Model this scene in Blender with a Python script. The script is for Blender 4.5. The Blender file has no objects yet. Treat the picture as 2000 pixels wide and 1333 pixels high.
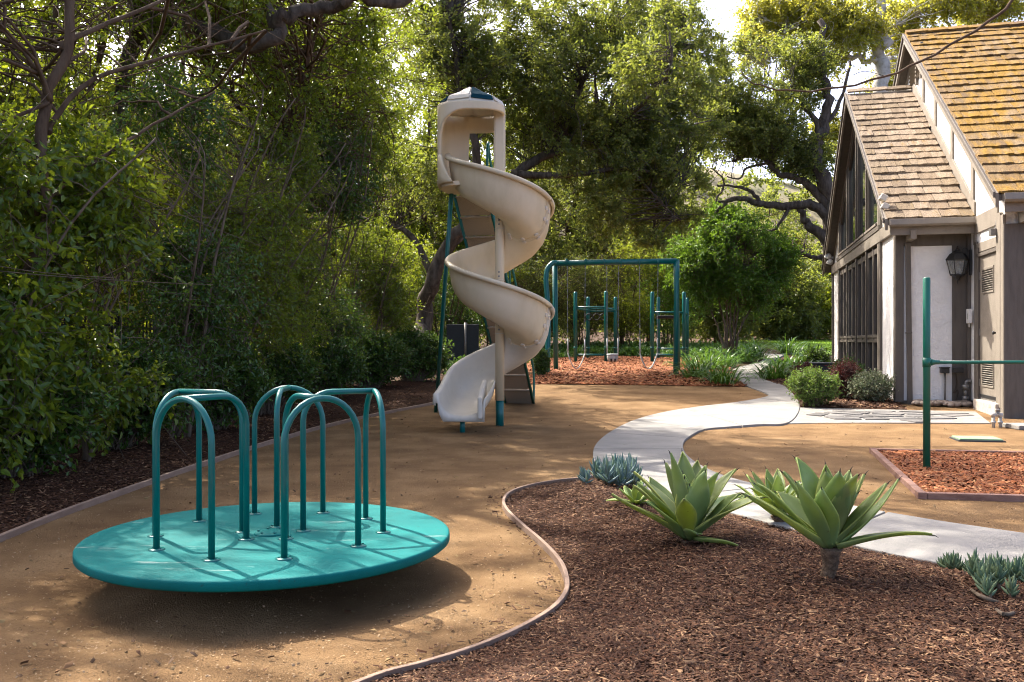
import bpy, bmesh, math, random
import numpy as np
from mathutils import Vector, Matrix

random.seed(7)
RNG = np.random.default_rng(11)
PI = math.pi
SC = bpy.context.scene
COL = SC.collection

# ------------------------------------------------------------------ camera, sky, sun, exposure
F, HOR, EYE = 1750.0, 667.0, 1.2          # focal length and horizon in photo pixels, eye height in metres
cam = bpy.data.objects.new('camera', bpy.data.cameras.new('camera'))
COL.objects.link(cam)
cam.location = (0, 0, EYE)
cam.rotation_euler = (PI / 2, 0, 0)
cam.data.lens = 36 * F / 2000
cam.data.sensor_width = 36
cam.data.clip_start = 0.1
cam.data.clip_end = 900
SC.camera = cam

SUN_DIR = Vector((-0.66, 0.75, 0)).normalized()
SUN_EL = math.radians(50)
to_sun = Vector((SUN_DIR.x * math.cos(SUN_EL), SUN_DIR.y * math.cos(SUN_EL), math.sin(SUN_EL)))
w = bpy.data.worlds.new('World')
SC.world = w
w.use_nodes = True
nt = w.node_tree
bg = nt.nodes['Background']
sky = nt.nodes.new('ShaderNodeTexSky')
sky.sky_type = 'NISHITA'
sky.sun_disc = False
sky.sun_elevation = SUN_EL
sky.sun_rotation = math.atan2(SUN_DIR.x, SUN_DIR.y)
sky.dust_density = 4.0
sky.air_density = 0.35
sky.ozone_density = 0.0
nt.links.new(sky.outputs[0], bg.inputs[0])
bg.inputs[1].default_value = 0.15
sl = bpy.data.lights.new('sun', 'SUN')
sl.energy = 2.4
sl.angle = math.radians(0.53)
sl.color = (1, 0.93, 0.82)
so = bpy.data.objects.new('sun', sl)
COL.objects.link(so)
so.rotation_euler = to_sun.to_track_quat('Z', 'Y').to_euler()
SC.view_settings.view_transform = 'Standard'
SC.view_settings.look = 'None'
SC.view_settings.exposure = 2.42
SC.view_settings.gamma = 1
SC.view_settings.use_curve_mapping = False
SC.cycles.pixel_filter_type = 'BLACKMAN_HARRIS'
SC.cycles.filter_width = 1.1
SC.cycles.use_denoising = True
SC.cycles.denoising_input_passes = 'RGB_ALBEDO_NORMAL'
SC.cycles.denoising_prefilter = 'ACCURATE'
SC.cycles.max_bounces = 10
SC.cycles.diffuse_bounces = 8
SC.cycles.glossy_bounces = 2
SC.cycles.transmission_bounces = 4
SC.cycles.sample_clamp_indirect = 4


# ------------------------------------------------------------------ helpers
def gz(y):
    d = y - 12.0
    if d <= 0: return 0.0
    return 0.035 * d * d / 8 if d < 4 else 0.035 * (d - 2)


def gzn(y):
    d = np.asarray(y, float) - 12
    return np.where(d <= 0, 0, np.where(d < 4, 0.035 * d * d / 8, 0.035 * (d - 2)))


def gp(px, py, dz=0.0):
    """ground point (raised by dz) seen at a photo position"""
    lo, hi = 0.5, 200.0
    for _ in range(60):
        m = (lo + hi) / 2
        if HOR + F * (EYE - gz(m) - dz) / m > py: lo = m
        else: hi = m
    return Vector(((px - 1000) * lo / F, lo, gz(lo) + dz))


def at(px, py, Y):
    return Vector(((px - 1000) * Y / F, Y, EYE + (HOR - py) * Y / F))


def tag(o, label=None, cat=None, group=None, kind=None):
    if label: o['label'] = label
    if cat: o['category'] = cat
    if group: o['group'] = group
    if kind: o['kind'] = kind
    return o


def thing(name, label, cat, loc=(0, 0, 0), rotz=0, group=None):
    o = bpy.data.objects.new(name, None)
    o.empty_display_size = 0.1
    COL.objects.link(o)
    o.location = loc
    o.rotation_euler = (0, 0, rotz)
    return tag(o, label, cat, group)


def link(name, me, mat, parent=None):
    o = bpy.data.objects.new(name, me)
    COL.objects.link(o)
    if mat is not None and not me.materials: me.materials.append(mat)
    if parent is not None: o.parent = parent
    return o


def copy_obj(o, parent=None, loc=None, rot=None):
    c = o.copy()
    COL.objects.link(c)
    if parent is not None: c.parent = parent
    if loc is not None: c.location = loc
    if rot is not None: c.rotation_euler = rot
    return c


def copy_tree(o, parent=None):
    c = o.copy()
    COL.objects.link(c)
    if parent is not None: c.parent = parent
    for ch in list(o.children): copy_tree(ch, c)
    return c


def smooth(pts, n=8, closed=False):
    """Catmull-Rom through points"""
    P = [Vector(p) for p in pts]
    out = []
    m = len(P)
    rng = range(m) if closed else range(m - 1)
    for i in rng:
        if closed:
            a, b, c, d = P[(i - 1) % m], P[i], P[(i + 1) % m], P[(i + 2) % m]
        else:
            a, b, c, d = P[max(i - 1, 0)], P[i], P[i + 1], P[min(i + 2, m - 1)]
        for k in range(n):
            t = k / n
            out.append(0.5 * ((2 * b) + (c - a) * t + (2 * a - 5 * b + 4 * c - d) * t * t + (3 * b - a - 3 * c + d) * t ** 3))
    if not closed: out.append(P[-1])
    return out


class MB:
    def __init__(s):
        s.v, s.f, s.sm = [], [], []

    def add(s, vs, fs, sm=False):
        b = len(s.v)
        s.v += [tuple(v) for v in vs]
        s.f += [tuple(b + i for i in f) for f in fs]
        s.sm += [sm] * len(fs)
        return s

    def box(s, c, size, M=None):
        x, y, z = size[0] / 2, size[1] / 2, size[2] / 2
        c = Vector(c)
        vs = [Vector((i * x, j * y, k * z)) for k in (-1, 1) for j in (-1, 1) for i in (-1, 1)]
        if M is not None: vs = [M @ v for v in vs]
        return s.add([v + c for v in vs], [(0, 2, 3, 1), (4, 5, 7, 6), (0, 1, 5, 4), (2, 6, 7, 3), (0, 4, 6, 2), (1, 3, 7, 5)])

    def bx(s, x0, x1, y0, y1, z0, z1):
        return s.box(((x0 + x1) / 2, (y0 + y1) / 2, (z0 + z1) / 2), (x1 - x0, y1 - y0, z1 - z0))

    def beam(s, a, b, wd, hd, up=(0, 0, 1)):
        a, b = Vector(a), Vector(b)
        d = (b - a).normalized()
        u = Vector(up)
        r = d.cross(u).normalized()
        u = r.cross(d)
        vs = []
        for p in (a, b):
            for i, j in ((-1, -1), (1, -1), (1, 1), (-1, 1)):
                vs.append(p + r * (i * wd / 2) + u * (j * hd / 2))
        return s.add(vs, [(0, 1, 2, 3), (7, 6, 5, 4), (0, 4, 5, 1), (1, 5, 6, 2), (2, 6, 7, 3), (3, 7, 4, 0)])

    def tube(s, pts, r, n=10, caps=True):
        P = [Vector(p) for p in pts]
        R = r if isinstance(r, (list, tuple)) else [r] * len(P)
        T = [(P[min(i + 1, len(P) - 1)] - P[max(i - 1, 0)]).normalized() for i in range(len(P))]
        ref = Vector((0, 0, 1)) if abs(T[0].z) < 0.9 else Vector((1, 0, 0))
        u = T[0].cross(ref).normalized()
        vs = []
        for i, p in enumerate(P):
            u = (u - T[i] * u.dot(T[i])).normalized()
            v = T[i].cross(u)
            for k in range(n):
                a = 2 * PI * k / n
                vs.append(p + (u * math.cos(a) + v * math.sin(a)) * R[i])
        fs = [(i * n + k, i * n + (k + 1) % n, (i + 1) * n + (k + 1) % n, (i + 1) * n + k) for i in range(len(P) - 1) for k in range(n)]
        s.add(vs, fs, True)
        if caps:
            b = len(s.v) - len(vs)
            s.f.append(tuple(b + k for k in range(n))[::-1]); s.sm.append(False)
            s.f.append(tuple(b + (len(P) - 1) * n + k for k in range(n))); s.sm.append(False)
        return s

    def lathe(s, prof, n=24, c=(0, 0, 0), sm=True, a0=0.0):
        c = Vector(c)
        vs = [c + Vector((r * math.cos(a0 + 2 * PI * k / n), r * math.sin(a0 + 2 * PI * k / n), z)) for r, z in prof for k in range(n)]
        fs = [(i * n + k, i * n + (k + 1) % n, (i + 1) * n + (k + 1) % n, (i + 1) * n + k) for i in range(len(prof) - 1) for k in range(n)]
        return s.add(vs, fs, sm)

    def disc(s, c, nrm, r, h, n=12):
        c, nrm = Vector(c), Vector(nrm).normalized()
        q = nrm.to_track_quat('Z', 'Y')
        vs = []
        for rr, z in ((r, 0), (r, h * 0.6), (r * 0.75, h)):
            vs += [c + q @ Vector((rr * math.cos(2 * PI * k / n), rr * math.sin(2 * PI * k / n), z)) for k in range(n)]
        fs = [(i * n + k, i * n + (k + 1) % n, (i + 1) * n + (k + 1) % n, (i + 1) * n + k) for i in range(2) for k in range(n)]
        fs.append(tuple(2 * n + k for k in range(n)))
        return s.add(vs, fs)

    def prism(s, poly, off):
        """poly: list of 3D points, off: extrusion vector"""
        n = len(poly)
        off = Vector(off)
        vs = [Vector(p) for p in poly] + [Vector(p) + off for p in poly]
        fs = [tuple(range(n))[::-1], tuple(range(n, 2 * n))] + [(i, (i + 1) % n, n + (i + 1) % n, n + i) for i in range(n)]
        return s.add(vs, fs)

    def mesh(s, name, origin=None):
        me = bpy.data.meshes.new(name)
        vs = s.v
        if origin is not None: vs = [(v[0] - origin[0], v[1] - origin[1], v[2] - origin[2]) for v in vs]
        me.from_pydata(vs, [], s.f)
        me.polygons.foreach_set('use_smooth', s.sm)
        me.update()
        return me

    def build(s, name, mat, parent=None, bevel=0, world=False, recalc=True):
        me = s.mesh(name, parent.location if (world and parent is not None) else None)
        if recalc:
            bm = bmesh.new(); bm.from_mesh(me)
            bmesh.ops.recalc_face_normals(bm, faces=bm.faces)
            bm.to_mesh(me); bm.free()
        o = link(name, me, mat, parent)
        if bevel:
            md = o.modifiers.new('bevel', 'BEVEL')
            md.width = bevel; md.segments = 2; md.limit_method = 'ANGLE'; md.angle_limit = 0.6
        return o


def np_mesh(name, V, faces, sm=False):
    """faces: list of int arrays (n,3) or (n,4)"""
    me = bpy.data.meshes.new(name)
    V = np.ascontiguousarray(V, np.float32)
    me.vertices.add(len(V)); me.vertices.foreach_set('co', V.ravel())
    loops = np.concatenate([f.ravel() for f in faces]).astype(np.int32)
    tot = np.concatenate([np.full(len(f), f.shape[1]) for f in faces]).astype(np.int32)
    start = np.concatenate([[0], np.cumsum(tot)[:-1]]).astype(np.int32)
    me.loops.add(len(loops)); me.loops.foreach_set('vertex_index', loops)
    me.polygons.add(len(tot)); me.polygons.foreach_set('loop_start', start)
    if sm: me.polygons.foreach_set('use_smooth', np.ones(len(tot), bool))
    me.update(calc_edges=True)
    return me


# ------------------------------------------------------------------ materials
def nodes(m):
    m.use_nodes = True
    n = m.node_tree
    return n, n.nodes, n.links, n.nodes['Principled BSDF']


def ramp(n, stops):
    r = n.nodes.new('ShaderNodeValToRGB')
    e = r.color_ramp.elements
    while len(e) < len(stops): e.new(0.5)
    for el, (p, c) in zip(e, stops):
        el.position = p; el.color = (*c, 1)
    return r


def mat(name, cols, scale=5, detail=6, rough=0.6, bump=0.0, bscale=None, spec=0.4, metal=0, stretch=(1, 1, 1), obj_rand=0.0, coord='Object', wear=None):
    m = bpy.data.materials.new(name)
    n, N, L, b = nodes(m)
    tc = N.new('ShaderNodeTexCoord'); mp = N.new('ShaderNodeMapping')
    mp.inputs['Scale'].default_value = stretch
    L.new(tc.outputs[coord], mp.inputs[0])
    nz = N.new('ShaderNodeTexNoise')
    nz.inputs['Scale'].default_value = scale; nz.inputs['Detail'].default_value = detail; nz.inputs['Roughness'].default_value = 0.62
    L.new(mp.outputs[0], nz.inputs['Vector'])
    k = len(cols)
    r = ramp(n, [(0.3 + 0.4 * i / max(k - 1, 1), c) for i, c in enumerate(cols)])
    L.new(nz.outputs['Fac'], r.inputs[0])
    out = r.outputs[0]
    if wear:                                     # (colour, scale, threshold): patches with a shape of their own
        wc, ws, wt = wear
        wn = N.new('ShaderNodeTexNoise'); wn.inputs['Scale'].default_value = ws; wn.inputs['Detail'].default_value = 9; wn.inputs['Roughness'].default_value = 0.7
        L.new(mp.outputs[0], wn.inputs['Vector'])
        wr = ramp(n, [(wt, (0, 0, 0)), (min(wt + 0.1, 1), (1, 1, 1))])
        L.new(wn.outputs['Fac'], wr.inputs[0])
        mx = N.new('ShaderNodeMixRGB'); mx.inputs[2].default_value = (*wc, 1)
        L.new(wr.outputs[0], mx.inputs[0]); L.new(out, mx.inputs[1]); out = mx.outputs[0]
    if obj_rand:
        oi = N.new('ShaderNodeObjectInfo')
        mr = N.new('ShaderNodeMapRange'); mr.inputs[3].default_value = 1 - obj_rand; mr.inputs[4].default_value = 1 + obj_rand
        L.new(oi.outputs['Random'], mr.inputs[0])
        hs = N.new('ShaderNodeHueSaturation')
        L.new(mr.outputs[0], hs.inputs['Value']); L.new(out, hs.inputs['Color']); out = hs.outputs[0]
    L.new(out, b.inputs['Base Color'])
    b.inputs['Roughness'].default_value = rough
    b.inputs['Specular IOR Level'].default_value = spec
    b.inputs['Metallic'].default_value = metal
    if bump:
        n2 = N.new('ShaderNodeTexNoise'); n2.inputs['Scale'].default_value = bscale or scale * 6; n2.inputs['Detail'].default_value = 5
        L.new(mp.outputs[0], n2.inputs['Vector'])
        bp = N.new('ShaderNodeBump'); bp.inputs['Strength'].default_value = bump; bp.inputs['Distance'].default_value = 0.02
        L.new(n2.outputs['Fac'], bp.inputs['Height']); L.new(bp.outputs[0], b.inputs['Normal'])
    return m


def leaf_mat(name, cols, trans=0.35, rough=0.4, tcol=(0.16, 0.24, 0.02), spec=0.45):
    m = bpy.data.materials.new(name)
    n, N, L, b = nodes(m)
    g = N.new('ShaderNodeNewGeometry')
    k = len(cols)
    r = ramp(n, [(i / (k - 1), c) for i, c in enumerate(cols)])
    L.new(g.outputs['Random Per Island'], r.inputs[0])
    L.new(r.outputs[0], b.inputs['Base Color'])
    b.inputs['Roughness'].default_value = rough
    b.inputs['Specular IOR Level'].default_value = spec
    t = N.new('ShaderNodeBsdfTranslucent')
    mx0 = N.new('ShaderNodeMixRGB'); mx0.inputs[0].default_value = 0.6; mx0.inputs[2].default_value = (*tcol, 1)
    L.new(r.outputs[0], mx0.inputs[1]); L.new(mx0.outputs[0], t.inputs[0])
    mx = N.new('ShaderNodeMixShader'); mx.inputs[0].default_value = trans
    L.new(b.outputs[0], mx.inputs[1]); L.new(t.outputs[0], mx.inputs[2])
    L.new(mx.outputs[0], N['Material Output'].inputs[0])
    return m


def island_mat(name, cols, rough=0.85):
    m = bpy.data.materials.new(name)
    n, N, L, b = nodes(m)
    g = N.new('ShaderNodeNewGeometry')
    k = len(cols)
    r = ramp(n, [(i / (k - 1), c) for i, c in enumerate(cols)])
    L.new(g.outputs['Random Per Island'], r.inputs[0]); L.new(r.outputs[0], b.inputs['Base Color'])
    b.inputs['Roughness'].default_value = rough
    b.inputs['Specular IOR Level'].default_value = 0.25
    return m


M = {}
M['granite'] = mat('decomposed_granite', [(0.125, 0.071, 0.032), (0.205, 0.123, 0.056), (0.285, 0.182, 0.09)], 1.7, 16, 0.95, 1.0, 130, 0.15, wear=((0.16, 0.095, 0.048), 75, 0.54))
M['soil'] = mat('soil', [(0.035, 0.022, 0.014), (0.06, 0.036, 0.022), (0.075, 0.05, 0.03)], 3, 10, 0.95, 0.8, 60, 0.1)
M['mulch'] = mat('mulch_base', [(0.022, 0.010, 0.006), (0.045, 0.02, 0.010), (0.065, 0.03, 0.015)], 14, 10, 0.95, 1.0, 120, 0.1)
M['redchip'] = mat('red_chip_base', [(0.10, 0.032, 0.014), (0.16, 0.05, 0.02), (0.2, 0.075, 0.03)], 14, 10, 0.95, 1.0, 120, 0.1)
M['chips'] = island_mat('bark_chips', [(0.024, 0.011, 0.006), (0.058, 0.024, 0.011), (0.10, 0.042, 0.018), (0.034, 0.015, 0.008), (0.074, 0.032, 0.015), (0.25, 0.15, 0.08)])
M['redchips'] = island_mat('red_chips', [(0.10, 0.03, 0.012), (0.20, 0.06, 0.02), (0.28, 0.095, 0.03), (0.15, 0.05, 0.02), (0.36, 0.18, 0.08)])
M['concrete'] = mat('concrete', [(0.19, 0.183, 0.168), (0.235, 0.226, 0.208), (0.28, 0.268, 0.246)], 2.2, 12, 0.85, 0.35, 220, 0.25, wear=((0.17, 0.16, 0.14), 9, 0.60), obj_rand=0.10)
M['flag'] = mat('flagstone', [(0.075, 0.072, 0.072), (0.12, 0.115, 0.11), (0.17, 0.16, 0.15)], 4, 10, 0.8, 0.4, 60, 0.3, obj_rand=0.3)
M['mortar'] = mat('mortar', [(0.17, 0.16, 0.145), (0.24, 0.225, 0.205)], 6, 8, 0.9, 0.4, 90)
M['edging'] = mat('edging_board', [(0.20, 0.13, 0.09), (0.29, 0.205, 0.15)], 6, 9, 0.85, 0.4, 60, stretch=(1, 1, 4))
M['timber'] = mat('red_timber', [(0.16, 0.08, 0.055), (0.235, 0.13, 0.095), (0.28, 0.175, 0.135)], 5, 9, 0.85, 0.5, 50, stretch=(1, 6, 6))
M['teal'] = mat('teal_paint', [(0.0, 0.105, 0.098), (0.0, 0.125, 0.115)], 3, 5, 0.3, 0.04, 300, 0.5, wear=((0.03, 0.16, 0.14), 18, 0.68))
def scuff(m):
    n, N, L, b = nodes(m)
    src = b.inputs['Base Color'].links[0].from_socket
    tc = N.new('ShaderNodeTexCoord'); mp = N.new('ShaderNodeMapping'); mp.inputs['Scale'].default_value = (0.9, 4.5, 1); mp.inputs['Rotation'].default_value = (0, 0, 0.5)
    L.new(tc.outputs['Object'], mp.inputs[0])
    nz = N.new('ShaderNodeTexNoise'); nz.inputs['Scale'].default_value = 2.1; nz.inputs['Detail'].default_value = 13; nz.inputs['Roughness'].default_value = 0.75
    L.new(mp.outputs[0], nz.inputs['Vector'])
    rr = ramp(n, [(0.61, (0, 0, 0)), (0.70, (0.75, 0.75, 0.75))]); L.new(nz.outputs['Fac'], rr.inputs[0])
    mx = N.new('ShaderNodeMixRGB'); mx.inputs[2].default_value = (0.30, 0.36, 0.33, 1)
    L.new(rr.outputs[0], mx.inputs[0]); L.new(src, mx.inputs[1])
    n2 = N.new('ShaderNodeTexNoise'); n2.inputs['Scale'].default_value = 38; n2.inputs['Detail'].default_value = 6
    L.new(tc.outputs['Object'], n2.inputs['Vector'])
    r2 = ramp(n, [(0.66, (0, 0, 0)), (0.72, (0.8, 0.8, 0.8))]); L.new(n2.outputs['Fac'], r2.inputs[0])
    m2 = N.new('ShaderNodeMixRGB'); m2.inputs[2].default_value = (0.02, 0.09, 0.08, 1)
    L.new(r2.outputs[0], m2.inputs[0]); L.new(mx.outputs[0], m2.inputs[1]); L.new(m2.outputs[0], b.inputs['Base Color'])


M['green'] = mat('green_paint', [(0.0, 0.10, 0.06), (0.0, 0.12, 0.075)], 3, 5, 0.35, 0.04, 300, 0.5)
M['deck'] = mat('deck_paint', [(0.0, 0.105, 0.10), (0.0, 0.135, 0.13), (0.0, 0.165, 0.155)], 2.6, 11, 0.6, 0.3, 260, 0.12, wear=((0.10, 0.25, 0.23), 5.3, 0.64))
scuff(M['deck'])
M['plastic'] = mat('beige_plastic', [(0.53, 0.43, 0.27), (0.63, 0.52, 0.345), (0.67, 0.56, 0.39)], 2.4, 10, 0.42, 0.08, 120, 0.4, stretch=(1, 1, 0.35), wear=((0.30, 0.23, 0.16), 7, 0.70))
M['plastic_light'] = mat('pale_plastic', [(0.53, 0.48, 0.39), (0.62, 0.565, 0.465)], 3, 9, 0.5, 0.08, 120, 0.4, wear=((0.25, 0.2, 0.14), 10, 0.66))
M['step'] = mat('speckled_step', [(0.26, 0.20, 0.14), (0.36, 0.29, 0.21)], 70, 6, 0.7, 0.3, 200)
M['roofblue'] = mat('faded_blue_plastic', [(0.004, 0.03, 0.045), (0.008, 0.045, 0.062)], 5, 8, 0.9, spec=0.05, wear=((0.4, 0.42, 0.4), 9, 0.72))
M['boltcap'] = mat('bolt_cap', [(0.56, 0.48, 0.37), (0.62, 0.54, 0.43)], 6, 4, 0.5)
M['steel'] = mat('dull_steel', [(0.16, 0.15, 0.14), (0.26, 0.25, 0.23)], 30, 6, 0.45, metal=0.6)
M['rubber'] = mat('dark_rubber', [(0.015, 0.015, 0.016), (0.03, 0.03, 0.03)], 20, 4, 0.7)
M['palestrap'] = mat('pale_seat_rubber', [(0.36, 0.38, 0.36), (0.48, 0.5, 0.48)], 12, 6, 0.6)
M['stucco'] = mat('white_stucco', [(0.68, 0.67, 0.64), (0.77, 0.76, 0.73), (0.80, 0.79, 0.76)], 3, 8, 0.9, 1.0, 22, 0.2, wear=((0.60, 0.58, 0.54), 4, 0.66))
M['trim'] = mat('brown_trim_shaded', [(0.078, 0.066, 0.053), (0.10, 0.085, 0.069), (0.115, 0.098, 0.08)], 4, 8, 0.6, 0.2, 60, 0.35, stretch=(4, 4, 0.6))  # brown trim, darkened so the colour carries the shade on it
M['trimlight'] = mat('taupe_trim_paint', [(0.16, 0.137, 0.108), (0.195, 0.168, 0.135), (0.215, 0.186, 0.15)], 4, 8, 0.6, 0.2, 60, 0.35)
M['foundation'] = mat('foundation', [(0.13, 0.105, 0.08), (0.22, 0.19, 0.15)], 5, 9, 0.9, 0.4, 50)
M['palestone'] = mat('weathered_plinth', [(0.30, 0.27, 0.22), (0.42, 0.38, 0.33), (0.16, 0.13, 0.10)], 5, 10, 0.9, 0.5, 50)
M['darkroom'] = mat('dark_interior', [(0.02, 0.02, 0.02), (0.03, 0.028, 0.026)], 3, 3, 0.9)
M['black'] = mat('black_iron', [(0.012, 0.012, 0.012), (0.025, 0.024, 0.022)], 25, 6, 0.45, 0.2, 120)
M['white'] = mat('white_enamel', [(0.62, 0.61, 0.58), (0.7, 0.69, 0.66)], 8, 5, 0.5)
M['steelwhite'] = mat('weathered_pipe', [(0.3, 0.28, 0.25), (0.45, 0.43, 0.39)], 14, 8, 0.7)
M['fence'] = mat('fence_paint', [(0.008, 0.011, 0.014), (0.014, 0.018, 0.022)], 12, 4, 0.5)
M['acbox'] = mat('charcoal_cabinet', [(0.03, 0.033, 0.038), (0.045, 0.048, 0.052)], 8, 4, 0.6)
M['lid'] = mat('green_lid', [(0.13, 0.22, 0.12), (0.19, 0.28, 0.17)], 12, 7, 0.7, 0.3, 90)
M['pebble'] = mat('river_pebble', [(0.14, 0.105, 0.08), (0.3, 0.25, 0.21)], 9, 4, 0.8, obj_rand=0.5)
M['bark'] = mat('oak_bark', [(0.035, 0.028, 0.022), (0.08, 0.066, 0.054), (0.13, 0.11, 0.09)], 9, 10, 0.95, 1.0, 26, 0.1, stretch=(1, 1, 0.3))
M['greybark'] = mat('grey_stem_bark', [(0.075, 0.055, 0.036), (0.135, 0.105, 0.074), (0.19, 0.15, 0.115)], 9, 9, 0.95, 0.7, 30, 0.1, stretch=(1, 1, 0.3))
M['brownbark'] = mat('brown_stem_bark', [(0.05, 0.032, 0.022), (0.10, 0.068, 0.045), (0.13, 0.095, 0.065)], 9, 9, 0.95, 0.7, 30, 0.1, stretch=(1, 1, 0.3))
M['palebark'] = mat('sycamore_bark', [(0.30, 0.27, 0.22), (0.5, 0.47, 0.42), (0.58, 0.55, 0.5)], 5, 10, 0.85, 0.3, 30, 0.2, wear=((0.2, 0.17, 0.13), 6, 0.6))
M['lawn'] = mat('lawn', [(0.11, 0.21, 0.015), (0.16, 0.28, 0.02)], 2, 8, 0.9, 0.6, 60)
M['hill'] = mat('dry_hillside', [(0.08, 0.09, 0.04), (0.2, 0.17, 0.1), (0.26, 0.21, 0.14)], 0.08, 10, 0.95)
M['agavestem'] = mat('agave_stem', [(0.05, 0.03, 0.017), (0.12, 0.075, 0.042), (0.19, 0.13, 0.08)], 40, 8, 0.95, 1.0, 60)

M['leaf_hedge'] = leaf_mat('hedge_leaf', [(0.05, 0.11, 0.014), (0.075, 0.145, 0.018), (0.11, 0.19, 0.022), (0.055, 0.12, 0.02), (0.17, 0.235, 0.025)], 0.46, 0.28, (0.42, 0.48, 0.02))
M['leaf_dark'] = leaf_mat('glossy_dark_leaf', [(0.03, 0.08, 0.018), (0.045, 0.11, 0.022), (0.075, 0.155, 0.03), (0.035, 0.085, 0.022), (0.12, 0.19, 0.03)], 0.32, 0.27, (0.2, 0.32, 0.02))
M['leaf_lime'] = leaf_mat('lime_leaf', [(0.05, 0.10, 0.014), (0.09, 0.15, 0.018), (0.13, 0.18, 0.02), (0.06, 0.11, 0.015)], 0.55, 0.45, (0.42, 0.46, 0.02))
M['leaf_oak'] = leaf_mat('oak_leaf', [(0.045, 0.08, 0.02), (0.07, 0.11, 0.026), (0.10, 0.13, 0.035), (0.06, 0.09, 0.024), (0.10, 0.12, 0.03), (0.26, 0.23, 0.06)], 0.5, 0.5, (0.40, 0.45, 0.05))  # last, brightest leaf tone stands in for sunlit specks in the crowns
M['leaf_gold'] = leaf_mat('sycamore_leaf', [(0.13, 0.17, 0.02), (0.2, 0.22, 0.03), (0.28, 0.27, 0.04), (0.15, 0.18, 0.02)], 0.6, 0.5, (0.72, 0.68, 0.08))
M['leaf_myrtle'] = leaf_mat('bright_tree_leaf', [(0.04, 0.11, 0.012), (0.06, 0.15, 0.016), (0.09, 0.20, 0.02), (0.045, 0.12, 0.014)], 0.42, 0.38, (0.27, 0.42, 0.02))
M['leaf_strap'] = leaf_mat('strap_leaf', [(0.03, 0.09, 0.016), (0.05, 0.13, 0.02), (0.08, 0.18, 0.03)], 0.35, 0.35, (0.17, 0.3, 0.03))
M['leaf_lemon'] = leaf_mat('fresh_green_leaf', [(0.08, 0.16, 0.025), (0.12, 0.2, 0.03), (0.17, 0.25, 0.06)], 0.35, 0.5, (0.2, 0.3, 0.03))
M['leaf_red'] = leaf_mat('burgundy_leaf', [(0.07, 0.014, 0.014), (0.11, 0.02, 0.018), (0.05, 0.015, 0.012)], 0.25, 0.5, (0.2, 0.03, 0.02))
M['leaf_cream'] = leaf_mat('variegated_leaf', [(0.07, 0.13, 0.05), (0.22, 0.26, 0.14), (0.38, 0.38, 0.25), (0.1, 0.16, 0.07)], 0.25, 0.5, (0.2, 0.25, 0.1))
M['leaf_blue'] = leaf_mat('blue_succulent', [(0.08, 0.15, 0.14), (0.12, 0.2, 0.19), (0.19, 0.27, 0.25), (0.12, 0.2, 0.13), (0.17, 0.24, 0.13)], 0.06, 0.6, (0.1, 0.2, 0.15))
M['leaf_grey'] = leaf_mat('grey_green_succulent', [(0.07, 0.13, 0.08), (0.11, 0.18, 0.09), (0.17, 0.23, 0.12), (0.13, 0.17, 0.07)], 0.08, 0.6, (0.1, 0.2, 0.1))
M['grit'] = island_mat('granite_grit', [(0.12, 0.07, 0.03), (0.28, 0.18, 0.085), (0.34, 0.24, 0.14), (0.2, 0.12, 0.05)])
M['litter'] = island_mat('dry_leaves', [(0.10, 0.05, 0.025), (0.2, 0.11, 0.05), (0.06, 0.035, 0.02), (0.25, 0.17, 0.07)])


def glass_mat():
    m = bpy.data.materials.new('window_glass')
    n, N, L, b = nodes(m)
    b.inputs['Base Color'].default_value = (0.012, 0.016, 0.018, 1)
    b.inputs['Roughness'].default_value = 0.04
    b.inputs['IOR'].default_value = 1.9
    nz = N.new('ShaderNodeTexNoise'); nz.inputs['Scale'].default_value = 1.2
    bp = N.new('ShaderNodeBump'); bp.inputs['Strength'].default_value = 0.05; bp.inputs['Distance'].default_value = 0.05
    L.new(nz.outputs[0], bp.inputs['Height']); L.new(bp.outputs[0], b.inputs['Normal'])
    return m


M['glass'] = glass_mat()


def lantern_glass():
    m = bpy.data.materials.new('lantern_glass')
    n, N, L, b = nodes(m)
    b.inputs['Base Color'].default_value = (0.8, 0.82, 0.8, 1)
    b.inputs['Transmission Weight'].default_value = 0.85
    b.inputs['Roughness'].default_value = 0.12
    b.inputs['IOR'].default_value = 1.1
    return m


M['lglass'] = lantern_glass()


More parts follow.
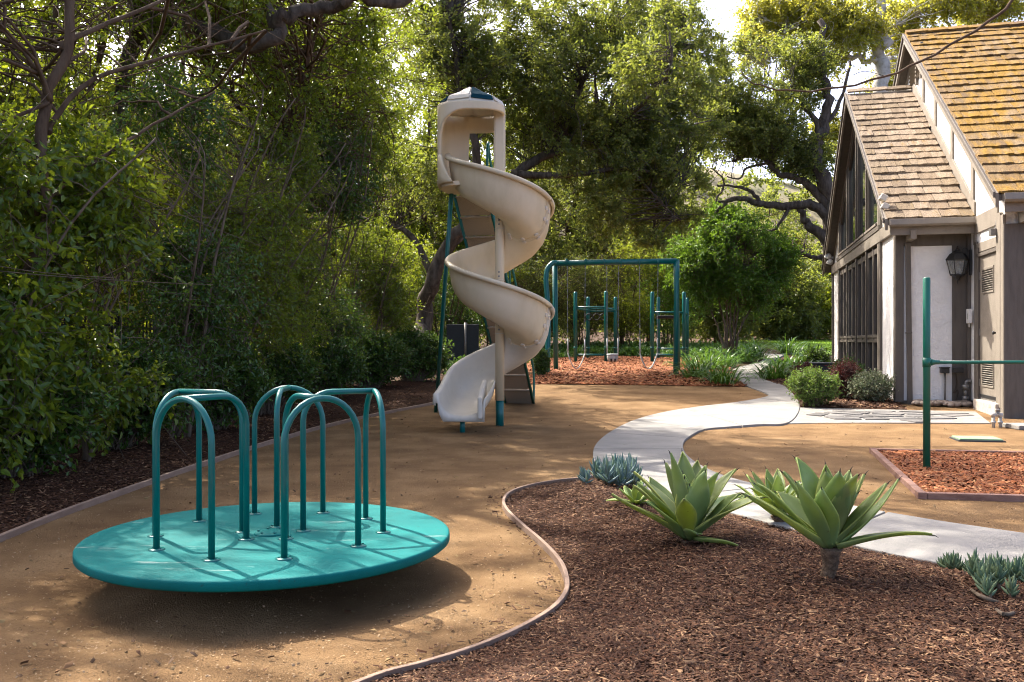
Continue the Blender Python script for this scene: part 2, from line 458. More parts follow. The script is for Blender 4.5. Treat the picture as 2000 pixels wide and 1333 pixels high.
def shingle_mat(name, cols, moss, lo):
    m = bpy.data.materials.new(name)
    n, N, L, b = nodes(m)
    oi = N.new('ShaderNodeObjectInfo')
    tc = N.new('ShaderNodeTexCoord')
    ad = N.new('ShaderNodeVectorMath'); ad.operation = 'ADD'
    L.new(tc.outputs['Object'], ad.inputs[0]); L.new(oi.outputs['Location'], ad.inputs[1])
    r = ramp(n, [(i / (len(cols) - 1), c) for i, c in enumerate(cols)])
    L.new(oi.outputs['Random'], r.inputs[0])
    nz = N.new('ShaderNodeTexNoise'); nz.inputs['Scale'].default_value = 1.1; nz.inputs['Detail'].default_value = 10; nz.inputs['Roughness'].default_value = 0.7
    L.new(ad.outputs[0], nz.inputs['Vector'])
    mr = ramp(n, [(lo, (0, 0, 0)), (lo + 0.18, (1, 1, 1))])
    L.new(nz.outputs[0], mr.inputs[0])
    mx = N.new('ShaderNodeMixRGB'); mx.inputs[2].default_value = (*moss, 1)
    L.new(mr.outputs[0], mx.inputs[0]); L.new(r.outputs[0], mx.inputs[1])
    n3 = N.new('ShaderNodeTexNoise'); n3.inputs['Scale'].default_value = 22; n3.inputs['Detail'].default_value = 8
    L.new(ad.outputs[0], n3.inputs['Vector'])
    m2 = N.new('ShaderNodeMixRGB'); m2.blend_type = 'MULTIPLY'; m2.inputs[0].default_value = 0.8
    r3 = ramp(n, [(0.3, (0.5, 0.48, 0.46)), (0.62, (1.15, 1.15, 1.15))])
    L.new(n3.outputs[0], r3.inputs[0]); L.new(mx.outputs[0], m2.inputs[1]); L.new(r3.outputs[0], m2.inputs[2])
    L.new(m2.outputs[0], b.inputs['Base Color'])
    b.inputs['Roughness'].default_value = 0.95; b.inputs['Specular IOR Level'].default_value = 0.15
    bp = N.new('ShaderNodeBump'); bp.inputs['Strength'].default_value = 0.7; bp.inputs['Distance'].default_value = 0.02
    L.new(n3.outputs[0], bp.inputs['Height']); L.new(bp.outputs[0], b.inputs['Normal'])
    return m


M['shingle_moss'] = shingle_mat('mossy_shingle', [(0.13, 0.085, 0.045), (0.19, 0.125, 0.062), (0.215, 0.155, 0.09), (0.15, 0.10, 0.05)], (0.235, 0.135, 0.022), 0.42)
M['shingle_grey'] = shingle_mat('weathered_shingle', [(0.145, 0.11, 0.075), (0.21, 0.16, 0.112), (0.24, 0.19, 0.14), (0.165, 0.125, 0.08)], (0.22, 0.14, 0.05), 0.56)


def agave_mat():
    m = bpy.data.materials.new('agave_leaf')
    n, N, L, b = nodes(m)
    at_ = N.new('ShaderNodeAttribute'); at_.attribute_name = 'margin'
    nz = N.new('ShaderNodeTexNoise'); nz.inputs['Scale'].default_value = 9; nz.inputs['Detail'].default_value = 9
    tc = N.new('ShaderNodeTexCoord'); L.new(tc.outputs['Object'], nz.inputs['Vector'])
    r = ramp(n, [(0.3, (0.13, 0.205, 0.07)), (0.55, (0.19, 0.28, 0.10)), (0.72, (0.25, 0.33, 0.15))])
    L.new(nz.outputs[0], r.inputs[0])
    mx = N.new('ShaderNodeMixRGB'); mx.inputs[2].default_value = (0.40, 0.48, 0.14, 1)
    rm = ramp(n, [(0.90, (0, 0, 0)), (1.0, (1, 1, 1))])
    L.new(at_.outputs['Fac'], rm.inputs[0]); L.new(rm.outputs[0], mx.inputs[0]); L.new(r.outputs[0], mx.inputs[1])
    sp = N.new('ShaderNodeTexNoise'); sp.inputs['Scale'].default_value = 42; sp.inputs['Detail'].default_value = 3
    L.new(tc.outputs['Object'], sp.inputs['Vector'])
    sr = ramp(n, [(0.70, (0, 0, 0)), (0.74, (1, 1, 1))]); L.new(sp.outputs[0], sr.inputs[0])
    m2 = N.new('ShaderNodeMixRGB'); m2.inputs[2].default_value = (0.06, 0.05, 0.02, 1)
    L.new(sr.outputs[0], m2.inputs[0]); L.new(mx.outputs[0], m2.inputs[1])
    oi = N.new('ShaderNodeObjectInfo'); hs = N.new('ShaderNodeHueSaturation')
    mh = N.new('ShaderNodeMapRange'); mh.inputs[3].default_value = 0.465; mh.inputs[4].default_value = 0.515
    mv = N.new('ShaderNodeMath'); mv.operation = 'MULTIPLY_ADD'; mv.inputs[1].default_value = 7.31; mv.inputs[2].default_value = 0.0
    fr_ = N.new('ShaderNodeMath'); fr_.operation = 'FRACT'
    mr = N.new('ShaderNodeMapRange'); mr.inputs[3].default_value = 0.85; mr.inputs[4].default_value = 1.35
    L.new(oi.outputs['Random'], mh.inputs[0]); L.new(oi.outputs['Random'], mv.inputs[0]); L.new(mv.outputs[0], fr_.inputs[0]); L.new(fr_.outputs[0], mr.inputs[0])
    L.new(mh.outputs[0], hs.inputs['Hue']); L.new(mr.outputs[0], hs.inputs['Value']); L.new(m2.outputs[0], hs.inputs['Color'])
    L.new(hs.outputs[0], b.inputs['Base Color'])
    b.inputs['Roughness'].default_value = 0.42
    t = N.new('ShaderNodeBsdfTranslucent'); t.inputs[0].default_value = (0.50, 0.58, 0.06, 1)
    ms = N.new('ShaderNodeMixShader'); ms.inputs[0].default_value = 0.36
    L.new(b.outputs[0], ms.inputs[1]); L.new(t.outputs[0], ms.inputs[2]); L.new(ms.outputs[0], N['Material Output'].inputs[0])
    return m


M['agave'] = agave_mat()


# ------------------------------------------------------------------ foliage
def nrm(a): return a / np.maximum(np.linalg.norm(a, axis=-1, keepdims=True), 1e-9)


def leaf_geo(P, A, L, W, six=True, updroop=0.3, fold=0.25):
    """leaves at P pointing along A"""
    n = len(P)
    A = nrm(A)
    U = RNG.normal(size=(n, 3)); U[:, 2] += 0.9
    S = nrm(np.cross(A, U)); N = np.cross(S, A)
    L = L * RNG.uniform(0.65, 1.25, (n, 1)); W = W * RNG.uniform(0.75, 1.2, (n, 1))
    if six:
        l1 = P + A * L * 0.3 + S * W * 0.46 + N * W * fold
        l2 = P + A * L * 0.68 + S * W * 0.36 + N * W * fold * 0.6
        r1 = P + A * L * 0.3 - S * W * 0.46 + N * W * fold
        r2 = P + A * L * 0.68 - S * W * 0.36 + N * W * fold * 0.6
        tip = P + A * L - N * L * updroop * 0.4
        V = np.stack([P, l1, l2, tip, r2, r1], 1).reshape(-1, 3)
        b = np.arange(n)[:, None] * 6
        return V, np.concatenate([b + np.array([[0, 1, 2, 3]]), b + np.array([[0, 3, 4, 5]])])
    l = P + A * L * 0.45 + S * W * 0.5 + N * W * fold
    r = P + A * L * 0.45 - S * W * 0.5 + N * W * fold
    V = np.stack([P, l, P + A * L, r], 1).reshape(-1, 3)
    b = np.arange(n)[:, None] * 4
    return V, np.concatenate([b + np.array([[0, 1, 2]]), b + np.array([[0, 2, 3]])])


def tubes_geo(P, R, n=5):
    """P (N,K,3) polylines, R (N,K) radii"""
    N_, K, _ = P.shape
    T = np.empty_like(P)
    T[:, 1:-1] = P[:, 2:] - P[:, :-2]; T[:, 0] = P[:, 1] - P[:, 0]; T[:, -1] = P[:, -1] - P[:, -2]
    T = nrm(T)
    ref = np.tile(np.array([0.31, 0.93, 0.2]), (N_, K, 1))
    U = nrm(np.cross(T, ref)); V = np.cross(T, U)
    a = np.arange(n) * 2 * PI / n
    vs = P[:, :, None, :] + R[:, :, None, None] * (U[:, :, None, :] * np.cos(a)[None, None, :, None] + V[:, :, None, :] * np.sin(a)[None, None, :, None])
    i, k, j = np.meshgrid(np.arange(N_), np.arange(K - 1), np.arange(n), indexing='ij')
    base = i * K * n
    f = np.stack([base + k * n + j, base + k * n + (j + 1) % n, base + (k + 1) * n + (j + 1) % n, base + (k + 1) * n + j], -1).reshape(-1, 4)
    return vs.reshape(-1, 3), f


def pseudo(P, s, ph):
    return (np.sin(P[:, 0] * s + ph) * np.sin(P[:, 1] * s * 1.1 + ph * 2) + np.sin(P[:, 2] * s * 1.3 + ph * 3 + P[:, 0] * s * .5) * .8) / 1.8


def sample_crown(ells, n, gap=0.35, gs=1.1, shell=0.5):
    out = []
    wts = np.array([e[3] * e[4] * e[5] for e in ells], float) ** 0.8
    wts /= wts.sum()
    ph = RNG.uniform(0, 6)
    tot = 0
    while tot < n:
        k = RNG.choice(len(ells), 2 * n, p=wts)
        E = np.array([e[:6] for e in ells])[k]
        d = nrm(RNG.normal(size=(2 * n, 3)))
        r = RNG.uniform(0, 1, (2 * n, 1)) ** shell
        P = E[:, :3] + d * r * E[:, 3:6]
        P = P[pseudo(P, gs, ph) > -1 + gap * 1.3]
        out.append(P); tot += len(P)
    return np.concatenate(out)[:n]


def spray(C, twigs, lpt, tl, L, W, six=True, droop=0.25, spread=0.12, up=0.0):
    """leafy twigs at each centre: returns leaf geo inputs and twig polylines"""
    n = len(C)
    D = RNG.normal(size=(n, twigs, 3)); D[..., 2] += up
    D = nrm(D)
    T = tl * RNG.uniform(0.5, 1.3, (n, twigs, 1))
    u = (np.arange(lpt) + RNG.uniform(0.1, 0.9, (n, twigs, lpt))) / lpt
    pos = C[:, None, None, :] + D[:, :, None, :] * (T[:, :, None, :] * u[..., None])
    pos[..., 2] -= (u * T) ** 2 * droop * 2
    pos = pos + RNG.normal(size=pos.shape) * spread * tl * 0.5
    ax = D[:, :, None, :] * 0.7 + RNG.normal(size=pos.shape) * 0.65
    ax[..., 2] -= droop
    K = 4
    uu = np.linspace(0, 1, K)
    tw = C[:, None, None, :] + D[:, :, None, :] * (T[:, :, None, :] * uu[None, None, :, None])
    tw[..., 2] -= (uu * T) ** 2 * droop * 2
    return pos.reshape(-1, 3), ax.reshape(-1, 3), tw.reshape(-1, K, 3)


def join_geo(parts):
    V, Fs, b = [], {}, 0
    for v, f in parts:
        V.append(v); Fs.setdefault(f.shape[1], []).append(f + b); b += len(v)
    return np.concatenate(V), [np.concatenate(x) for x in Fs.values()]


def densify(limbs, step=0.25):
    pts = []
    for pl, r in limbs:
        for a, b in zip(pl[:-1], pl[1:]):
            k = max(1, int((b - a).length / step))
            for i in range(k): pts.append(a.lerp(b, i / k))
        pts.append(pl[-1])
    return np.array(pts)


def tree(name, label, cat, base, limbs, ells, n, leafm, barkm, twigs=6, lpt=7, tl=0.45, L=0.07, W=0.035, six=False, gap=0.35, gs=1.1,
         droop=0.25, group=None, bare=0, shell=0.5, twig_r=0.004, part_names=('trunk', 'crown'), up=0.0, br=0.009, sides=9):
    """limbs: list of (world points, (r0, r1)); ells: world ellipsoids (cx, cy, cz, rx, ry, rz)"""
    base = Vector(base)
    root = thing(name, label, cat, base, 0, group)
    LB = []
    for pts, rr in limbs:
        pl = smooth(pts, 5)
        lw = (0.03 if rr[0] < .05 else 0.012) * sum((b - a).length for a, b in zip(pl[:-1], pl[1:])) ** 0.5
        ph1, ph2 = random.uniform(0, 6), random.uniform(0, 6)
        pl = [p + Vector((math.sin(i * .5 + ph1), math.sin(i * .4 + ph2), 0)) * lw if 0 < i < len(pl) - 1 else p for i, p in enumerate(pl)]
        # small crookedness
        pl = [p + Vector(RNG.normal(size=3)) * rr[1] * 0.6 if 0 < i < len(pl) - 1 else p for i, p in enumerate(pl)]
        LB.append((pl, rr))
    mb = MB()
    for pl, rr in LB:
        k = len(pl)
        mb.tube(pl, [rr[0] + (rr[1] - rr[0]) * (i / (k - 1)) ** 0.8 for i in range(k)], sides)
    mb.build(part_names[0], barkm, root, world=True, recalc=False)
    C = sample_crown(ells, n, gap, gs, shell)
    LP = densify(LB)
    # branch from nearest limb point to each cluster
    geo = []
    q = np.empty_like(C)
    for i in range(0, len(C), 400):
        c = C[i:i + 400]
        d = np.linalg.norm(c[:, None] - LP[None], axis=2) + np.maximum(LP[None, :, 2] - c[:, None, 2] + 0.1, 0) * 1.5 + RNG.uniform(0, 1.3, (len(c), len(LP)))
        q[i:i + 400] = LP[d.argmin(1)]
    K = 7
    t = np.linspace(0, 1, K)[None, :, None]
    dist = np.linalg.norm(C - q, axis=1)
    mid = (q + C) / 2 + RNG.normal(size=C.shape) * dist[:, None] * 0.26
    mid[:, 2] += dist * 0.10
    P = (1 - t) ** 2 * q[:, None] + 2 * t * (1 - t) * mid[:, None] + t * t * C[:, None]
    P = P + RNG.normal(size=P.shape) * 0.03 * np.sin(t * PI) * dist[:, None, None] ** 0.5
    r0 = br + 0.55 * br * dist
    R = r0[:, None] * (1 - t[..., 0] * 0.75)
    geo.append(tubes_geo(P, R, 5))
    pos, ax, tw = spray(C, twigs, lpt, tl, L, W, six, droop, up=up)
    geo.append(tubes_geo(tw, np.full(tw.shape[:2], twig_r) * np.linspace(1.2, 0.5, 4)[None], 3))
    if bare:
        Cb = sample_crown(ells, bare, 0.1, gs, 0.7)
        D = nrm(RNG.normal(size=(bare, 3)))
        ln = RNG.uniform(0.5, 1.6, (bare, 1))
        tt = np.linspace(0, 1, 6)[None, :, None]
        bb = nrm(RNG.normal(size=(bare, 3)))
        PB = Cb[:, None] + D[:, None] * ln[:, None] * tt + bb[:, None] * (tt ** 2) * ln[:, None] * 0.4
        geo.append(tubes_geo(PB, np.full((bare, 6), twig_r * 1.5) * np.linspace(1.2, 0.5, 6)[None], 4))
    V, Fc = join_geo(geo)
    link('branches', np_mesh('branches', V - np.array(base), Fc, True), barkm, root)
    V, f = leaf_geo(pos, ax, L, W, six)
    link(part_names[1], np_mesh(part_names[1], V - np.array(base), [f]), leafm, root)
    return root


# ------------------------------------------------------------------ sheets on the ground
def in_poly(P, poly):
    x, y = P[:, 0], P[:, 1]
    inside = np.zeros(len(P), bool)
    n = len(poly)
    for i in range(n):
        x0, y0 = poly[i][:2]; x1, y1 = poly[(i + 1) % n][:2]
        if y0 == y1: continue
        c = ((y0 > y) != (y1 > y)) & (x < (x1 - x0) * (y - y0) / (y1 - y0) + x0)
        inside ^= c
    return inside


def poly_dist(P, poly):
    d = np.full(len(P), 1e9)
    n = len(poly)
    for i in range(n):
        a = np.array(poly[i][:2]); b = np.array(poly[(i + 1) % n][:2])
        ab = b - a
        t = np.clip(((P[:, :2] - a) @ ab) / max(ab @ ab, 1e-9), 0, 1)
        d = np.minimum(d, np.linalg.norm(P[:, :2] - (a + t[:, None] * ab), axis=1))
    return d


def sheet(name, poly, m, lift, hfun=None, grid=1.0, kind='structure', label=None, skirt=0.0):
    bm = bmesh.new()
    vs = [bm.verts.new((p[0], p[1], 0)) for p in poly]
    fc = bm.faces.new(vs)
    bmesh.ops.triangulate(bm, faces=[fc])
    xs = [p[0] for p in poly]; ys = [p[1] for p in poly]
    for lo, hi, ax in ((min(xs), max(xs), 0), (min(ys), max(ys), 1)):
        k = math.ceil(lo / grid) * grid
        while k < hi:
            no = (1, 0, 0) if ax == 0 else (0, 1, 0)
            co = (k, 0, 0) if ax == 0 else (0, k, 0)
            bmesh.ops.bisect_plane(bm, geom=bm.verts[:] + bm.edges[:] + bm.faces[:], plane_co=co, plane_no=no, dist=1e-5)
            k += grid
    if skirt:
        be = [e for e in bm.edges if e.is_boundary]
        r = bmesh.ops.extrude_edge_only(bm, edges=be)
        low = [g for g in r['geom'] if isinstance(g, bmesh.types.BMVert)]
        lowset = set(low)
    else: lowset = set()
    bm.verts.ensure_lookup_table()
    P = np.array([v.co[:] for v in bm.verts])
    z = gzn(P[:, 1]) + lift
    if hfun is not None: z = z + hfun(P)
    for v, zz in zip(bm.verts, z): v.co.z = zz - (skirt if v in lowset else 0)
    bmesh.ops.recalc_face_normals(bm, faces=bm.faces)
    up = sum(f.normal.z * f.calc_area() for f in bm.faces)
    if up < 0: bmesh.ops.reverse_faces(bm, faces=bm.faces)
    for f in bm.faces: f.smooth = not skirt
    me = bpy.data.meshes.new(name); bm.to_mesh(me); bm.free()
    o = link(name, me, m)
    return tag(o, label, None, None, kind)


def chips(name, poly, m, n, L, W, hfun=None, lift=0.01, ylo=None, yhi=None, bias=1.0, label=None, xlim=None):
    xs = [p[0] for p in poly]; ys = [p[1] for p in poly]
    x0, x1 = (min(xs), max(xs)) if xlim is None else xlim
    y0, y1 = (ylo if ylo is not None else min(ys)), (yhi if yhi is not None else max(ys))
    acc, tot = [], 0
    while tot < n:
        u = RNG.uniform(0, 1, 4 * n)
        if bias != 1.0:       # more pieces near the camera, where they show larger
            yy = 1 / (1 / y1 + (1 / y0 - 1 / y1) * u)
        else: yy = y0 + (y1 - y0) * u
        P = np.stack([RNG.uniform(x0, x1, 4 * n), yy, np.zeros(4 * n)], 1)
        P = P[in_poly(P, poly)]
        if len(P) == 0: break
        acc.append(P); tot += len(P)
    P = np.concatenate(acc)[:n]
    n = len(P)
    P[:, 2] = gzn(P[:, 1]) + lift + RNG.uniform(0, 0.012, n) + (hfun(P) if hfun is not None else 0)
    a = RNG.uniform(0, 2 * PI, n)
    A = np.stack([np.cos(a), np.sin(a), RNG.normal(0, 0.22, n)], 1)
    S = np.stack([-np.sin(a), np.cos(a), RNG.normal(0, 0.5, n)], 1)
    N_ = np.cross(A, S)
    l = L * RNG.uniform(0.4, 1.4, (n, 1)) ** 1.3; w_ = W * RNG.uniform(0.5, 1.4, (n, 1))
    p0, p1 = P - A * l / 2, P + A * l / 2
    V = np.stack([p0 + S * w_ * .5, p0 - S * w_ * .4, p1 - S * w_ * .5, p1 + S * w_ * .35, P + N_ * w_ * 0.45], 1).reshape(-1, 3)
    b = np.arange(n)[:, None] * 5
    f = np.concatenate([b + np.array([[0, 1, 4]]), b + np.array([[1, 2, 4]]), b + np.array([[2, 3, 4]]), b + np.array([[3, 0, 4]])])
    o = link(name, np_mesh(name, V, [f]), m)
    return tag(o, label, None, None, 'stuff')


def G(*pts): return [gp(*p) for p in pts]


# terrain
def grid_mesh(name, x0, x1, y0, y1, st, zf, m):
    nx, ny = int((x1 - x0) / st) + 1, int((y1 - y0) / st) + 1
    X, Y = np.meshgrid(np.linspace(x0, x1, nx), np.linspace(y0, y1, ny))
    V = np.stack([X.ravel(), Y.ravel(), zf(X.ravel(), Y.ravel())], 1)
    i, j = np.meshgrid(np.arange(nx - 1), np.arange(ny - 1))
    a = (j * nx + i).ravel()
    return link(name, np_mesh(name, V, [np.stack([a, a + 1, a + nx + 1, a + nx], 1)], True), m)


tag(grid_mesh('terrain', -60, 60, -20, 100, 2.0, lambda x, y: gzn(y) - 0.02 - 0.1 * ((x > -12) & (x < 14) & (y < 14)), M['soil']), 'dark soil ground under the planting', None, None, 'structure')


def hillz(x, y):
    k = np.clip((y - 98) / 60, 0, 1)
    return 2.5 + 30 * k * k * (3 - 2 * k) * (0.85 + 0.12 * np.sin(x * 0.03 + 1) + 0.06 * np.sin(x * 0.09))


tag(grid_mesh('hills', -260, 260, 96, 300, 6.0, hillz, M['hill']), 'dry wooded hillside behind the garden', None, None, 'structure')

# granite play court
edge_left = G((-150, 1120), (0, 1060), (140, 1003), (300, 945), (400, 910), (490, 880), (560, 858), (640, 835), (740, 812), (850, 790))
edge_back = G((905, 774), (960, 761), (1010, 753), (1060, 751.5), (1200, 753), (1330, 755), (1457, 757))
court = [Vector((-3.1, -3, 0)), Vector((-3.1, 3, 0))] + smooth(edge_left + edge_back, 4) + [Vector((9.5, 22, 0)), Vector((12, 14.2, 0)), Vector((12, -3, 0))]
def h_court(P):
    rr = np.hypot(P[:, 0] + 1.252, P[:, 1] - 4.655)
    a = np.arctan2(P[:, 1] - 4.655, P[:, 0] + 1.252)
    return 0.006 * np.sin(P[:, 0] * 2.3 + P[:, 1]) * np.sin(P[:, 1] * 1.9) - 0.05 * np.exp(-((rr - .9 - .05 * np.sin(a * 3)) / .24) ** 2) + 0.008 * np.sin(P[:, 0] * 9) * np.sin(P[:, 1] * 8) * np.exp(-((rr - 1) / .5) ** 2)


sheet('ground', court, M['granite'], 0.0, h_court, 0.2, label='tan decomposed granite play court')

# concrete path
pairs = [((1491, 692), (1532, 695)), ((1494, 701), (1515, 704)), ((1479, 711), (1503, 714)), ((1444, 719), (1486, 725)), ((1427, 730), (1481, 735)),
         ((1440, 745), (1498, 746)), ((1462, 758), (1529, 755)), ((1500, 773), (1548, 771)), ((1484, 781), (1562, 797)), ((1430, 790), (1540, 829)),
         ((1370, 797), (1480, 833)), ((1300, 808), (1420, 838)), ((1240, 824), (1375, 843)), ((1195, 846), (1345, 858)), ((1166, 870), (1334, 873)),
         ((1158, 893), (1341, 893)), ((1168, 915), (1370, 915)), ((1220, 945), (1420, 937)), ((1310, 978), (1500, 958)), ((1408, 1004), (1580, 977)),
         ((1540, 1040), (1674, 997)), ((1695, 1081), (1800, 1020)), ((1850, 1113), (1930, 1040)), ((2000, 1140), (2060, 1059)), ((2250, 1185), (2250, 1088))]
PL = smooth([gp(*a) for a, b in pairs] + [Vector((4.1, 3.15, 0)), Vector((5.6, 2.1, 0))], 6)
PR = smooth([gp(*b) for a, b in pairs] + [Vector((4.75, 4.1, 0)), Vector((6.25, 3.05, 0))], 6)
path = tag(bpy.data.objects.new('path', None), 'pale concrete path winding to the back', None, None, 'structure')
COL.objects.link(path)
seg = [0]
acc = 0
for i in range(1, len(PL)):
    acc += ((PL[i] + PR[i]) / 2 - (PL[i - 1] + PR[i - 1]) / 2).length
    if acc > 1.35 or i == len(PL) - 1:
        seg.append(i); acc = 0
for a, b in zip(seg[:-1], seg[1:]):
    mb = MB()
    L_, R_ = [], []
    for i in range(a, b + 1):
        l, r = PL[i].copy(), PR[i].copy()
        if i == b and b < len(PL) - 1:
            l = l.lerp(PL[i - 1], 0.02 / max((PL[i] - PL[i - 1]).length, .02)); r = r.lerp(PR[i - 1], 0.02 / max((PR[i] - PR[i - 1]).length, .02))
        L_.append(l); R_.append(r)
    k = len(L_)
    top = [Vector((p.x, p.y, gz(p.y) + 0.028)) for p in L_ + R_]
    bot = [Vector((p.x, p.y, gz(p.y) - 0.05)) for p in L_ + R_]
    fs = [(i, i + 1, k + i + 1, k + i) for i in range(k - 1)]
    n2 = 2 * k
    fs += [(i, n2 + i, n2 + i + 1, i + 1) for i in range(k - 1)] + [(k + i, k + i + 1, n2 + k + i + 1, n2 + k + i) for i in range(k - 1)]
    fs += [(0, k, n2 + k, n2), (k - 1, n2 + k - 1, n2 + 2 * k - 1, 2 * k - 1)]
    mb.add(top + bot, fs)
    mb.build('paving_slab', M['concrete'], path, bevel=0.006)

# front mulch bed
bed_edge = smooth(G((560, 1420), (660, 1370), (750, 1333), (830, 1312), (930, 1280), (1010, 1245), (1070, 1210), (1100, 1180), (1108, 1150), (1095, 1110),
                    (1060, 1070), (1020, 1035), (990, 1005), (984, 985), (1000, 968), (1040, 955), (1100, 945), (1150, 940), (1166, 929)), 5)
i0 = min(range(len(PL)), key=lambda i: (PL[i] - gp(1168, 918)).length)
bed_front = bed_edge + [p.copy() for p in PL[i0 + 2:]] + [Vector((5.5, 0.5, 0)), Vector((-0.8, 0.5, 0))]


def h_front(P):
    d = poly_dist(P, bed_front)
    k = np.clip(d / 0.75, 0, 1)
    return 0.13 * k * k * (3 - 2 * k) + 0.012 * np.sin(P[:, 0] * 5) * np.sin(P[:, 1] * 4.3) * k


sheet('mulch_bed', bed_front, M['mulch'], 0.012, h_front, 0.2, label='dark bark mulch bed in the foreground')
chips('bark_mulch', bed_front, M['chips'], 120000, 0.024, 0.0052, h_front, 0.014, 2.7, 8.0, 2.0, 'dark shredded bark mulch around the agaves', (-0.8, 4.5))


spill = [p + Vector((-.02, .02, 0)) for p in bed_edge] + [p + Vector((-.13, .16, 0)) for p in reversed(bed_edge)]
chips('stray_mulch', spill, M['chips'], 420, 0.026, 0.006, None, 0.004, None, None, 1.0, 'stray bark chips spilled over the edging')


def zf(x, y): return float(gz(y) + 0.014 + h_front(np.array([[x, y, 0.0]]))[0])


def strip(name, pts, wd, z0, z1, m, label, cat):
    o = thing(name, label, cat, pts[0])
    mb = MB()
    vs, k = [], len(pts)
    for i, p in enumerate(pts):
        t = (pts[min(i + 1, k - 1)] - pts[max(i - 1, 0)]); t.z = 0; t.normalize()
        n_ = Vector((-t.y, t.x, 0)) * wd / 2
        for q, z in ((p - n_, z0), (p + n_, z0), (p + n_, z1), (p - n_, z1)): vs.append(Vector((q.x, q.y, gz(q.y) + z)))
    fs = [(4 * i + j, 4 * i + (j + 1) % 4, 4 * i + 4 + (j + 1) % 4, 4 * i + 4 + j) for i in range(k - 1) for j in range(4)] + [(3, 2, 1, 0), tuple(4 * k - 4 + j for j in range(4))]
    mb.add(vs, fs)
    mb.build('board', m, o, bevel=0.003, world=True)
    return o


strip('bed_edging', bed_edge, 0.022, -0.05, 0.04, M['edging'], 'thin bender board edging curving round the foreground mulch bed', 'edging')
strip('bed_edging', [Vector((-3.1, 0, 0))] + smooth(edge_left + edge_back[:3], 4), 0.035, -0.05, 0.045, M['edging'], 'thin board edging along the mulch strip below the hedge', 'edging')

# mulch under the hedge
bed_left = [Vector((-3.12, -1, 0))] + [Vector((p.x - 0.02, p.y, 0)) for p in smooth(edge_left + edge_back[:3], 4)] + G((960, 735), (880, 735), (800, 745)) + [Vector((-4.6, 20, 0)), Vector((-6, 10, 0)), Vector((-6, -1, 0))]
hl = lambda P: 0.05 * np.clip(poly_dist(P, bed_left) / 0.5, 0, 1) + 0.02 * np.sin(P[:, 0] * 3) * np.sin(P[:, 1] * 2.1) * np.clip(poly_dist(P, bed_left) / 0.5, 0, 1)
sheet('mulch_strip', bed_left, M['mulch'], 0.008, hl, 0.5, label='dark mulch strip along the foot of the hedge')
chips('bark_mulch', bed_left, M['chips'], 36000, 0.035, 0.009, hl, 0.012, 4.5, 20, 2.0, 'dark bark mulch under the hedge', (-5.2, -0.5))

# red chips below the swings
swing_bed = [p.copy() for p in edge_back] + G((1440, 744), (1425, 722), (1400, 704), (1200, 699), (1060, 702), (1000, 716), (985, 735))
hs_ = lambda P: 0.04 * np.clip(poly_dist(P, swing_bed) / 0.6, 0, 1)
sheet('chip_bed', swing_bed, M['redchip'], 0.012, hs_, 1.0, label='red wood chip bed below the swings')
chips('red_wood_chips', swing_bed, M['redchips'], 22000, 0.10, 0.035, hs_, 0.016, None, None, 1.0, 'red wood chips below the swings')

# timber framed chip box
BOXP = [gp(1705, 886), gp(1800, 975)]
ub = Vector((0.985, -0.165, 0))
c0, c1 = BOXP
c2, c3 = c1 + ub * 3.6, c0 + ub * 3.2
boxpoly = [c0, c1, c2, c3]
sheet('chip_pit', boxpoly, M['redchip'], 0.02, None, 0.7, label='red wood chip pit around the turning bar')
chips('red_wood_chips', boxpoly, M['redchips'], 15000, 0.05, 0.017, None, 0.024, None, None, 1.0, 'red wood chips in the timber edged pit', (3.1, 6.2))
fr = thing('timber_border', 'low reddish timber border framing the wood chip pit', 'border', c0)
for a, b in ((c0, c1), (c1, c2), (c2, c3), (c3, c0)):
    d = (b - a).normalized() * 0.035
    mb = MB(); mb.beam(a + d + Vector((0, 0, 0.01)), b - d + Vector((0, 0, 0.01)), 0.06, 0.08)
    mb.build('board', M['timber'], fr, bevel=0.006, world=True)
for c in boxpoly:
    mb = MB(); mb.box(c + Vector((0, 0, 0.012)), (0.066, 0.066, 0.084), Matrix.Rotation(-0.2, 3, 'Z'))
    mb.build('corner_block', M['timber'], fr, bevel=0.006, world=True)

# flagstones by the house
FA = gp(1562, 798); FB = gp(1540, 829.5); FC = gp(1935, 829); FD = gp(1905, 806); FE = gp(1770, 803)
fpoly = [FA, FB, gp(1600, 828.5), gp(1700, 828), gp(1820, 828), FC, FD, FE]
fl = sheet('flagstone_path', fpoly, M['mortar'], 0.012, None, 1.0, label='pale mortar bed of the flagstone strip by the house', skirt=0.05)
cx = np.array([[p.x, p.y] for p in fpoly])
cells = []
for yy in np.arange(cx[:, 1].min(), cx[:, 1].max(), 0.36):
    for xx in np.arange(cx[:, 0].min(), cx[:, 0].max(), 0.5):
        cells.append((xx + RNG.uniform(-.17, .17), yy + RNG.uniform(-.12, .12)))
cells = np.array([c for c in cells if in_poly(np.array([[c[0], c[1], 0.]]), fpoly)[0]])


def clip_half(poly, px, py, nx, ny):
    out = []
    for i in range(len(poly)):
        a, b = poly[i], poly[(i + 1) % len(poly)]
        da = (a[0] - px) * nx + (a[1] - py) * ny; db = (b[0] - px) * nx + (b[1] - py) * ny
        if da <= 0: out.append(a)
        if da * db < 0:
            t = da / (da - db); out.append((a[0] + (b[0] - a[0]) * t, a[1] + (b[1] - a[1]) * t))
    return out


